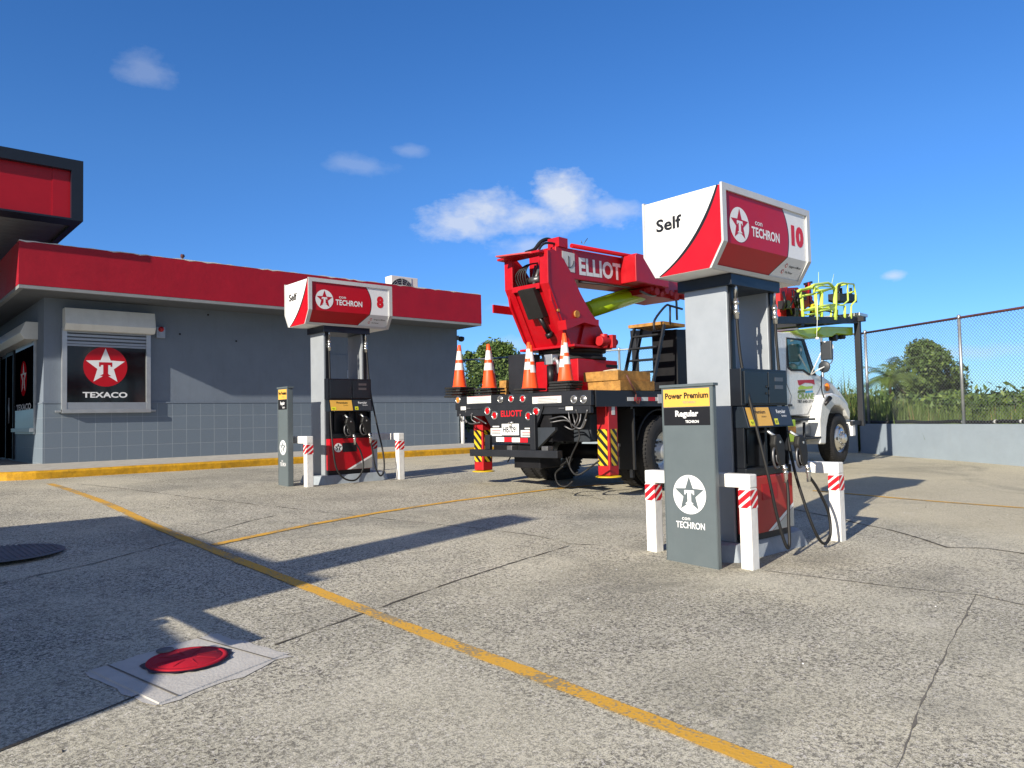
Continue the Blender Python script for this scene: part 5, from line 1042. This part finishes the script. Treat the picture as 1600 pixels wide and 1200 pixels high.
for k in range(9): x = c.x+.6+k*.15; b.cyl((x, ybn-.2, zz(x)-hb0*(1.05+.1*(k % 3))), (x, ybn+.1, zz(x)-hb0*1.1), .05+.02*(k % 2), n=10)
tb(b, 'hook_tackle', M['truck_red_dull'], bm_)
b = MB(); b.tube(cat_rom([T(1000, 455, ybn-.1), T(1020, 462, ybn-.1), T(1040, 456, ybn-.1), T(1055, 460, ybn-.1), T(1058, 500, ybn-.1)], 5), .02, 6); b.tube([T(905, 440, ybn+.05), T(984, 449, ybn+.05)], .02, 6); tb(b, 'wire_rope', M['steel'], bm_)
c = T(912, 381, ybn); b = MB(); b.tube([c, c+V(.10, 0, .10)], .006, 5); b.tube([c+V(-.04, 0, 0), c+V(-.06, 0, .04)], .006, 5); tb(b, 'antenna', M['steel'], bm_)
# lime lift cylinder
a, c = T(921, 484, YC), T(1003, 458, YC); d_ = (c-a).normalized(); b = MB(); b.smooth = True; P_ = [a-d_*.1, a+(c-a)*.5, c-d_*.04, c+d_*.02, c+d_*.03]; b.tube(P_, [.135, .135, .135, .12, .02], 24); lc = tb(b, 'lift_cylinder', M['lime'])
b = MB(); b.tube([c, c+d_*.3], .05, 12); tb(b, 'piston_rod', M['chrome'], lc)
b = MB(); b.tube([a+V(.05, -.02, .15), a+(c-a)*.82+V(0, -.02, .15)], .02, 8); tb(b, 'cylinder_line', M['lime'], lc)
# ladder with hand rail and black locker at the front of the deck
yl = .25
b = MB(); a, c = T(1018, 612, yl), T(1038, 507, yl); d_ = T(1060, 507, yl); b.bar(V(a.x, yl, a.z), V(c.x, yl, c.z), .05, .03, up=(0, 1, 0)); b.bar(V(a.x+.28, yl+.6, a.z), V(c.x+.28, yl+.6, c.z), .05, .03, up=(0, 1, 0))
b.bar(V(a.x, yl+.55, a.z), V(c.x, yl+.55, c.z), .05, .03, up=(0, 1, 0))
for k in range(5): t = (k+.6)/5.4; q = a.lerp(c, t); b.box(q.x-.07, q.x+.10, yl+.02, yl+.53, q.z-.012, q.z+.012)
ld = tb(b, 'ladder', M['black_frame'])
b = MB(); b.box(c.x-.03, c.x+.6, yl, yl+.65, c.z+.001, c.z+.05); tb(b, 'top_step', M['wood'], ld)
b = MB(); b.tube(cat_rom([T(1022, 517, yl), T(1023, 500, yl), T(1040, 478, yl), T(1048, 478, yl), T(1066, 483, yl)], 4), .018, 8); b.tube([T(1047, 507, yl), T(1047, 478, yl)], .016, 8); tb(b, 'hand_rail', M['black_frame'], ld)
b = MB(); a, c = T(1024, 612, .7), T(1023, 518, .7); b.box(c.x, c.x+.9, .30, .76, DZ+.002, c.z); tb(b, 'headboard_locker', M['black_metal'], bevel=.01)
# ------------------------------ cab
yd = .22
cabp = [(1224, 519), (1240, 518), (1252, 523), (1258, 530), (1275, 583), (1287, 590), (1290, 650), (1275, 651), (1224, 649)]
b = MB(); P = [T(x, y, yd) for x, y in cabp]; xb_ = P[0].x-1.15; zfl = P[-1].z
body = [V(xb_, yd, zfl), V(xb_, yd, P[0].z-.03)]+[V(p.x, yd, p.z) for p in P[:-1]]+[V(P[-1].x, yd, zfl)]
b.prism(body, (0, 2.20, 0)); cab = tb(b, 'cab', M['truck_white'], bevel=.035, seg=3)
roofz = P[1].z
# side window
wp = [(1230, 530), (1254, 533), (1258, 545), (1272, 584), (1264, 583), (1255, 577), (1238, 577), (1233, 573)]
def sideplate(lst, yl, th, name, m, parent, bev=0): 
    b = MB(); P = [T(x, y, yl) for x, y in lst]; b.prism([V(p.x, yl, p.z) for p in P], (0, -th, 0)); return tb(b, name, m, parent, bevel=bev)
w_ = sideplate([(1228, 527), (1256, 530), (1261, 545), (1275, 587), (1263, 586), (1254, 580), (1236, 580), (1230, 575)], yd-.001, .008, 'window_seal', M['rubber'], cab)
sideplate(wp, yd-.010, .004, 'side_window', M['cab_glass'], cab)
sideplate([(1252, 531), (1254, 531), (1263, 560), (1271, 584), (1268, 584)], yd-.0145, .006, 'window_post', M['rubber'], cab)
b = MB()
for a_, c_ in (((1228, 527), (1229, 600)), ((1229, 600), (1236, 618)), ((1236, 618), (1231, 649))): 
    p, q = T(*a_, yd), T(*c_, yd); b.bar(V(p.x, yd-.001, p.z), V(q.x, yd-.001, q.z), .008, .012, up=(0, 1, 0))
p, q = T(1231, 649, yd), T(1262, 647, yd); b.bar(V(p.x, yd-.001, p.z), V(q.x, yd-.001, q.z), .008, .01, up=(0, 1, 0)); p, q = T(1262, 647, yd), T(1284, 600, yd); b.bar(V(p.x, yd-.001, p.z), V(q.x, yd-.001, q.z), .008, .01, up=(0, 1, 0))
tb(b, 'door_seam', M['steel'], cab)
b = MB(); p = T(1232, 634, yd); b.box(p.x-.02, p.x+.14, yd-.02, yd-.001, p.z-.01, p.z+.03); tb(b, 'door_handle', M['ink'], cab, bevel=.004)
# windscreen (slanted, black) and visor
p0, p1 = T(1261, 533, yd), T(1276, 583, yd); b = MB(); b.add([(p0.x-.01, yd+.08, p0.z), (p0.x-.01, yd+2.12, p0.z), (p1.x+.01, yd+2.14, p1.z), (p1.x+.01, yd+.06, p1.z)], [(0, 1, 2, 3)]); tb(b, 'windscreen', M['cab_glass'], cab)
b = MB(); p0 = T(1259, 526, yd); b.prism([(p0.x-.55, yd+.1, roofz+.0), (p0.x-.1, yd+.1, roofz+.12), (p0.x+.12, yd+.1, roofz-.03), (p0.x+.1, yd+.1, roofz-.09), (p0.x-.1, yd+.1, roofz-.02)], (0, 2.0, 0)); tb(b, 'sun_visor', M['slat'], cab, bevel=.02)
# door artwork
fr_ = V(0, yd-.002, 0)
def art(lst, m, name, yl=yd-.003): return sideplate(lst, yl, .001, name, m, cab)
art([(1246, 594), (1272, 593), (1273, 601), (1268, 599), (1258, 598), (1250, 602), (1248, 602)], M['red_panel'], 'red_banner'); art([(1247, 606), (1251, 602), (1260, 604), (1270, 603), (1269, 607), (1248, 609)], M['lime'], 'green_swoosh'); art([(1247, 610), (1258, 609), (1258, 613), (1246, 614)], M['leaf_light'], 'green_bar'); art([(1259, 611), (1270, 610), (1270, 613), (1258, 614)], M['blue_label'], 'blue_bar')
p, q = T(1246.5, 623, yd), T(1272.5, 622, yd); text('CRANE', M['crane_green'], cab, V(p.x, yd-.003, p.z), X_, Z_, .115, q.x-p.x, bold=.03, shear=.2)
p, q = T(1246, 629.5, yd), T(1272, 629, yd); text('787-640-3710', M['navy_band'], cab, V(p.x, yd-.003, p.z), X_, Z_, .06, q.x-p.x, bold=.02)
# bonnet, fender, cowl
hood = [(1274, 584), (1287, 588), (1300, 597), (1314, 612), (1326, 630), (1329, 660), (1318, 672), (1285, 668), (1276, 650)]
b = MB(); P = [T(x, y, yd+.12) for x, y in hood]; b.prism([V(p.x, yd+.12, p.z) for p in P], (0, 1.96, 0)); hd = tb(b, 'bonnet', M['truck_white'], bevel=.06, seg=4)
def arch(yl):
    out = [(1282, 694), (1281, 655), (1284, 632), (1290, 617), (1302, 614), (1314, 619), (1324, 630), (1329, 643), (1328.5, 656), (1324, 650)]
    inn = [(1320, 641), (1313, 634), (1305, 633), (1299, 640), (1295, 651), (1292, 668), (1291, 694)]
    return [T(x, y, yl) for x, y in out+inn]
b = MB(); P = arch(.02); b.prism([V(p.x, .02, p.z) for p in P], (0, .45, 0)); fe = tb(b, 'front_fender', M['truck_white'], bevel=.045, seg=4)
b = MB(); b.prism([V(p.x, 2.15, p.z) for p in P], (0, .42, 0)); tb(b, 'front_fender', M['truck_white'], bevel=.03)
b = MB(); P = [T(x, y, .35) for x, y in ((1283, 690), (1283, 640), (1320, 640), (1326, 655), (1320, 655), (1300, 645), (1292, 690))]; b.prism([V(p.x, .475, p.z) for p in P], (0, 1.6, 0)); tb(b, 'engine_bay', M['ink'])
b = MB(); a, c = T(1326, 657, .1), T(1331, 681, .1); b.box(a.x, a.x+.16, .02, 2.6, c.z, a.z); tb(b, 'front_bumper', M['white_gloss'], bevel=.02)
p = T(1292, 605, yd+.115); b = MB(); b.smooth = True; b.lathe([(.09, 0), (.08, -.03), (.05, -.05), (.001, -.055)], V(p.x, yd+.115, p.z), 'Y', 14); tb(b, 'turn_signal', M['amber'], hd)
b = MB(); p = T(1291, 626, .01); b.tube([p+V(-.07, 0, -.08), p+V(.1, -.04, .06)], [.03, .05], 10); tb(b, 'fender_mirror', M['ink'], fe)
b = MB(); b.tube([T(1283, 586, yd), T(1284, 610, .1), T(1287, 621, .02)], .012, 6); tb(b, 'mirror_stay', M['rubber'], fe)
# mirrors
b = MB(); p0 = T(1266, 586, yd-.03); b.tube([T(1267, 585, yd-.02), T(1290, 536, -.12)], .012, 8); b.tube(cat_rom([T(1267, 586, yd-.02), T(1278, 578, -.05), T(1288, 573, -.12), T(1294, 567, -.14)], 4), .012, 8); b.tube(cat_rom([T(1288, 534, -.12), T(1300, 537, -.12), T(1301, 548, -.12), T(1300, 565, -.12), T(1292, 570, -.12)], 4), .013, 8); ma = tb(b, 'mirror_arm', M['white_gloss'], cab)
b = MB(); a, c = T(1289, 533, -.12), T(1298, 563, -.12); b.box(a.x, a.x+.09, -.24, -.02, c.z, a.z); tb(b, 'mirror', M['charcoal'], ma, bevel=.02)
p = T(1288, 573, -.12); b = MB(); b.smooth = True; b.lathe([(.001, .07), (.08, .05), (.12, .0), (.10, -.01), (.001, -.012)], p, 'X', 16); tb(b, 'round_mirror', M['charcoal'], ma)
b = MB(); b.tube(cat_rom([T(1277, 466, -.05), T(1277, 500, -.05), T(1276, 526, -.05)], 3), .005, 6); p = T(1277, 529, -.05); b.lathe([(.001, .035), (.035, .02), (.035, -.015), (.001, -.02)], p, 'Z', 12); tb(b, 'marker_rod', M['white_gloss'], cab)
# steps, fuel tank
p, q = T(1226, 688, .2), T(1280, 660, .2); b = MB(); b.smooth = True; b.tube([V(p.x-1.2, .48, (p.z+q.z)/2), V(q.x-.25, .48, (p.z+q.z)/2)], .28, 24); tb(b, 'fuel_tank', M['alu'])
b = MB()
for y_, x0, x1 in ((656.5, 1228, 1272), (688, 1225, 1282)): a, c = T(x0, y_, .05), T(x1, y_, .05); b.box(a.x-.6, c.x, .02, .32, a.z-.02, a.z+.02)
a = T(1258, 660, .1); c = T(1258, 688, .1); b.bar(V(a.x, .12, a.z), V(c.x, .12, c.z), .04, .04); tb(b, 'cab_steps', M['black_frame'], bevel=.004)
b = MB(); a, c = T(1228, 656, -.08), T(1243, 690, -.08); h_ = a.z-c.z; b.box(a.x, c.x, -.1, -.05, c.z, a.z); vs_ = tb(b, 'step_guard', M['lime'], bevel=.03, seg=4); b = MB(); b.box(a.x+.01, c.x-.01, -.103, -.1005, c.z+h_*.38, a.z-h_*.30); tb(b, 'guard_sticker', M['wood'], vs_)
# boom rest frame over the cab
pt = T(1341, 503, .0); pbm = T(1345, 662, .0)
b = MB(); b.box(pt.x-.06, pt.x+.06, -.04, .08, pbm.z-.05, pt.z); b.box(pt.x-.06, pt.x+.06, 2.5, 2.62, pbm.z-.05, pt.z); b.box(pt.x-.08, pt.x+.08, -.14, 2.7, pt.z+.001, pt.z+.11); b.box(pt.x-.6, pt.x, .0, .06, pbm.z-.02, pbm.z+.07)
q0 = T(1222, 500, .02); b.bar(V(pt.x-.09, .02, pt.z+.03), V(q0.x-1.2, .02, q0.z-.1), .08, .14); b.bar(V(pt.x-.09, 2.56, pt.z+.03), V(q0.x-1.2, 2.56, q0.z-.1), .08, .14); b.box(q0.x-1.2, q0.x-1.1, -.0, 2.6, DZ, q0.z-.03) if False else None
b.bar(V(q0.x-1.1, .02, DZ-.1), V(q0.x-1.1, .02, q0.z-.1), .1, .1); b.bar(V(q0.x-1.1, 2.56, DZ-.1), V(q0.x-1.1, 2.56, q0.z-.1), .1, .1)
b.box(6.6, 6.75, -.0, 2.6, q0.z-.05, q0.z+.06); rest = tb(b, 'boom_rest_frame', M['black_frame'], bevel=.006)
# boom head with winches, tilting joint
yk = .75
b = MB()
for k in range(16):
    px, py = random.choice([(1248, 468), (1256, 470), (1262, 455), (1240, 478), (1232, 470), (1252, 485), (1226, 462), (1243, 455), (1265, 462), (1236, 488)]); px += random.uniform(-3, 3); py += random.uniform(-5, 5); c = T(px, py, yk+random.uniform(0, .5)); a_ = random.uniform(0, pi); l = random.uniform(.12, .3)
    b.tube([c+V(l*cos(a_), 0, l*sin(a_)), c-V(l*cos(a_), 0, l*sin(a_))], random.uniform(.035, .07), 10)
P = [T(x, y, yk) for x, y in ((1219, 450), (1247, 449), (1252, 460), (1248, 480), (1256, 494), (1220, 494))]; b.prism([V(p.x, yk, p.z) for p in P], (0, .5, 0)); P = [T(x, y, yk-.1) for x, y in ((1247, 455), (1258, 452), (1262, 478), (1256, 482), (1249, 475))]; b.prism([V(p.x, yk-.15, p.z) for p in P], (0, .06, 0)); b.bar(T(1262, 442, yk), T(1264, 478, yk), .1, .1)
jh = tb(b, 'jib_head', M['truck_red_dull'], bm_)
b = MB()
for k in range(9):
    x0, y0 = random.uniform(1222, 1250), random.uniform(452, 472); x1, y1 = x0+random.uniform(-4, 14), random.uniform(480, 497); b.tube(cat_rom([T(x0, y0, yk-.12), T((x0+x1)/2+random.uniform(-5, 5), (y0+y1)/2, yk-.2), T(x1, y1, yk-.12)], 5), random.uniform(.015, .035), 6)
for px, py in ((1230, 475), (1243, 487), (1255, 462)): p = T(px, py, yk-.16); b.box(p.x-.09, p.x+.07, yk-.2, yk-.0, p.z-.10, p.z+.07)
tb(b, 'jib_hoses', M['ink'], jh)
b = MB(); b.tube([T(1270, 478, yk-.2), T(1276, 490, yk-.2)], .07, 12); tb(b, 'hydraulic_accumulator', M['hazard_yellow'], jh)
b = MB(); b.tube(cat_rom([T(1262, 474, yk-.1), T(1270, 480, yk-.1), T(1268, 496, yk-.1)], 5), .06, 10); b.bar(T(1257, 444, yk), T(1268, 441, yk), .05, .05); tb(b, 'joint_guard', M['ink'], jh)
# work platform
yp0, yp1 = -.02, .42; tu = .028; b = MB()
def both(pts, r=tu, k=0):
    for yl in (yp0, yp1): b.tube([V(p.x+(.38 if yl == yp1 else 0), yl, p.z) for p in [T(x, y, yp0) for x, y in pts]], r, 8)
both([(1268, 447), (1272, 445), (1294, 442), (1299, 445), (1303, 450)]); both([(1272, 455), (1302, 451)], .022); both([(1276, 479), (1304, 476)], .026); both([(1276, 486), (1304, 483)], .02)
both([(1272, 446), (1272, 458)], .025); both([(1274, 458), (1277, 500)], .035); both([(1305, 448), (1305, 500)], .045)
b2 = [T(x, y, yp0) for x, y in ((1306, 449), (1309, 444), (1316, 442), (1334, 444), (1337, 460), (1337, 470), (1330, 477))]
for yl in (yp0, yp1): b.tube([V(p.x, yl, p.z) for p in b2], .02, 8)
for x, y in ((1324, 443), (1336, 455), (1305, 449), (1272, 446), (1276, 479), (1305, 477)): p = T(x, y, yp0); b.tube([(p.x, yp0, p.z), (p.x+.38, yp1, p.z)], .022, 8)
both([(1324, 443), (1325, 470), (1317, 477), (1308, 476)], .02); both([(1320, 478), (1320, 497)], .03); both([(1330, 478), (1330, 498)], .02)
P = [T(x, y, yp0) for x, y in ((1295, 478), (1305, 474), (1305, 489))]; b.prism([V(p.x, yp0-.01, p.z) for p in P], (0, .02, 0))
plf = tb(b, 'work_platform', M['lime_pale'])
for px in (1312, 1327):
    b = MB(); a, c = T(px-4, 458, .2), T(px+9, 473, .2); b.box(a.x, c.x, .15, .4, c.z, a.z); q = T(px+2, 450, .2); b.tube([q, V(q.x, q.y, a.z-.02)], .03, 8); tb(b, 'control_console', M['rubber'], plf)
b = MB(); b.tube(cat_rom([T(1309, 458, .2), T(1311, 447, .2), T(1318, 444, .2)], 4), .035, 8); tb(b, 'console_hood', M['rubber'], plf)
b = MB(); b.tube(cat_rom([T(1276, 489, 0), T(1290, 486, 0), T(1305, 490, 0), T(1312, 497, 0)], 5), .014, 6); tb(b, 'platform_cable', M['rubber'], plf)
b = MB(); P = [T(x, y, .1) for x, y in ((1284, 511), (1292, 510), (1333, 511), (1333, 524), (1307, 521), (1300, 526), (1288, 526), (1278, 520))]; b.prism([V(p.x, .1, p.z) for p in P], (0, 1.3, 0)); P = [T(x, y, .15) for x, y in ((1240, 517), (1279, 512), (1279, 525), (1265, 528), (1245, 521))]; b.prism([V(p.x, .15, p.z) for p in P], (0, 1.2, 0)); tb(b, 'platform_floor', M['lime'], plf, bevel=.012)
b = MB(); p = T(1320, 497, .4); b.box(p.x-.2, p.x+.32, .0, .8, p.z-.0, p.z+.07); tb(b, 'platform_plate', M['alu'], plf, bevel=.006)
b = MB()
for px, py in ((1304, 528), (1316, 525)): p = T(px, py, .2); b.cyl(V(p.x, .15, p.z), V(p.x, .3, p.z), .07, n=14)
tb(b, 'platform_roller', M['ink'], plf)
b = MB(); b.tube([T(1279, 425, .5), T(1279, 455, .5)], .006, 5); b.tube([T(1303, 428, .5), T(1299, 446, .5)], .006, 5); tb(b, 'whip_antenna', M['lime_pale'], plf)
# ---- cones on the tail of the deck
def cone_proto():
    t = thing('traffic_cone', '', 'traffic cone', (0, 0, 0)); h = .70
    f = lambda z: .108-(.108-.024)*(z-.03)/(h-.03)
    b = MB(); b.smooth = True; z = [.03, .34]; b.lathe([(.128, .026), (.118, .035), (f(.05), .05), (f(.30), .30)], (0, 0, 0), 'Z', 28); b.cm = 1; b.lathe([(f(.30), .30), (f(.41), .41)], (0, 0, 0), 'Z', 28); b.cm = 0; b.lathe([(f(.41), .41), (f(.46), .46)], (0, 0, 0), 'Z', 28); b.cm = 1; b.lathe([(f(.46), .46), (f(.60), .60)], (0, 0, 0), 'Z', 28); b.cm = 0; b.lathe([(f(.60), .60), (f(.695), .695), (.019, .70), (.015, .66)], (0, 0, 0), 'Z', 28)
    b.build('cone_body', [M['orange'], M['cone_white']], t)
    b = MB(); w = .185; c_ = .04; pts = [(-w, -w+c_), (-w+c_, -w), (w-c_, -w), (w, -w+c_), (w, w-c_), (w-c_, w), (-w+c_, w), (-w, w-c_)]; b.prism([(x, y, 0) for x, y in pts], (0, 0, .03)); b.build('base', M['rubber'], t, bevel=.006)
    return t
def dup(o, loc, rz):
    r = o.copy(); COL.objects.link(r); r.location = loc; r.rotation_euler = rz
    for ch in o.children: c = ch.copy(); COL.objects.link(c); c.parent = r
    return r
proto = cone_proto(); first = True
LB = {0: 'leftmost orange cone on the truck tail, on top of its stack', 1: 'second orange cone from the left on the truck tail, topmost of its stack', 2: 'third orange cone from the left on the truck tail, topmost of its stack', 3: 'tallest standing orange cone beside the timber blocks, topmost of its stack'}
for i, (px, n) in enumerate(((718.5, 4), (765, 3), (829, 2), (883.5, 4))):
    p = TR(px, 605, .19); 
    for k in range(n):
        zz_ = DZ+.002+k*(.037 if i == 3 else .042); top = k == n-1
        lx = .19+random.uniform(-.012, .012)+(0 if top else .0); ly = p.y+random.uniform(-.012, .012)
        w = TP+TN*lx+TM*ly; o = proto if first else dup(proto, (0, 0, 0), (0, 0, 0)); first = False
        o.location = (w.x, w.y, zz_+(0 if k == 0 else .002)); o.rotation_euler = (random.uniform(-.02, .02) if top else 0, random.uniform(-.02, .02) if top else 0, THT+random.uniform(-.12, .12))
        o['label'] = LB[i] if top else 'cone nested under the '+('leftmost', 'second', 'third', 'rightmost')[i]+' orange cone on the truck, only its black base showing'
        o['group'] = 'cones on the truck tail' if top else 'nested cones, '+('first', 'second', 'third', 'last')[i]+' stack'
# ---- timber blocks
def block(label, x0, x1, y0, y1, z0, h, rz=0):
    c = TP+TN*((x0+x1)/2)+TM*((y0+y1)/2); t = thing('timber_block', label, 'timber', (c.x, c.y, z0), THT+rz, 'timber blocks on the truck deck')
    a, e = (x1-x0)/2, (y1-y0)/2; b = MB(); n = 2
    for k in range(n): ya, yb2 = -e+2*e*k/n, -e+2*e*(k+1)/n; b.box(-a+random.uniform(0, .012), a-random.uniform(0, .012), ya+.001, yb2-.002, 0, h)
    b.build('beam', M['wood'], t, bevel=.006); return t
xt = T(970, 600, .02).x
block('lower right timber block stacked on the deck edge near the outrigger', xt, xt+.85, .03, .60, DZ+.002, .14)
block('upper right timber block with a rope on top, near the outrigger', xt-.02, xt+.80, .06, .66, DZ+.144, .135, .02)
pl_ = TR(795, 600, .9); 
block('lower timber block behind the third cone on the truck tail', .7, 1.2, 1.72, 2.42, DZ+.002, .13); block('upper timber block behind the third cone on the truck tail', .7, 1.2, 1.72, 2.42, DZ+.134, .12, .03)
p = TP+TN*(xt+.2)+TM*.3; b = MB(); b.tube(cat_rom([V(.1*cos(a)*(1+.3*sin(3*a)), .13*sin(a), .012+.01*sin(2*a)) for a in np.linspace(0, 9, 22)], 3), .009, 6); o = b.build('rope', M['rope']); o.location = (p.x, p.y, DZ+.282); tag(o, 'pale loop of rope lying on the timber blocks', 'rope')
b = MB(); r0, r1 = T(979, 586, .0), T(994, 616, -.02); b.tube([r0, r1], .014, 6); b.tube(cat_rom([r1, r1+V(-.02, -.01, -.04), r1+V(-.01, -.01, -.1), r1+V(.04, -.01, -.13), r1+V(.05, -.01, -.07)], 3), .012, 6); tb(b, 'load_binder', M['rust_rail'], dk)

# ------------------------------------------------------------------ unseen things added left of the picture to cast shadows into it
VN = thing('shadow_van', 'unseen grey box van left of the picture, shaped for its shadow on the concrete', 'van', (-3.75, 4.85, g(-3.7, 4.8)))  # unseen van, its outline shaped to cast the broad shadow at lower left
b = MB(); b.prism([(-.9, -2.1, .35), (-.9, -.35, .35), (-.9, -.35, 2.0), (-.9, -1.4, 1.95), (-.9, -1.97, 1.76), (-.9, -2.12, 1.1)], (1.8, 0, 0)); b.build('cab', M['van_paint'], VN, bevel=.08, seg=3)
b = MB(); b.box(-.95, .95, -.3, 3.3, .5, 2.55); b.build('cargo_box', M['van_paint'], VN, bevel=.03)
b = MB(); b.box(.901, .906, -1.75, -.6, 1.2, 1.75); b.build('side_window', M['dark_glass'], VN)
for sx in (-.92, .70):
    for sy in (-1.8, 1.7): b = MB(); b.lathe([(.1, 0), (.2, .0), (.33, .02), (.35, .06), (.35, .18), (.33, .22), (.1, .22)], (sx, sy, .35), 'X', 28); b.build('wheel', M['tyre'], VN)
b = MB(); b.box(.98, 1.22, -1.65, -1.45, 1.2, 1.55); b.bar((.85, -1.5, 1.4), (1.0, -1.5, 1.4), .03, .03); b.build('side_mirror', M['ink'], VN)
PX = fuel_pump(-4.85, 4.1, g(-4.9, 4.5), '9', 'fuel pump left of the picture beside the grey van')
guard(.12, 3.86, 4.70, g(.3, 4.3), 'white guard frame just outside the left edge, its shadow reaching the pale pad', bh=.05)
PY = thing('shadow_post', 'unseen square post added left of the picture for its shadow stripe', 'pole', (-4.2, 4.55+.2-.55, g(-4.2, 4.2)))  # unseen post, added only to cast the long shadow stripe
b = MB(); b.box(-.2, .2, -.22, .22, 0, 4.55); b.build('pole', M['sign_grey'], PY, bevel=.01)
b = MB(); b.box(-.3, .3, -.3, .3, -.05, .12); b.build('base', M['island'], PY)
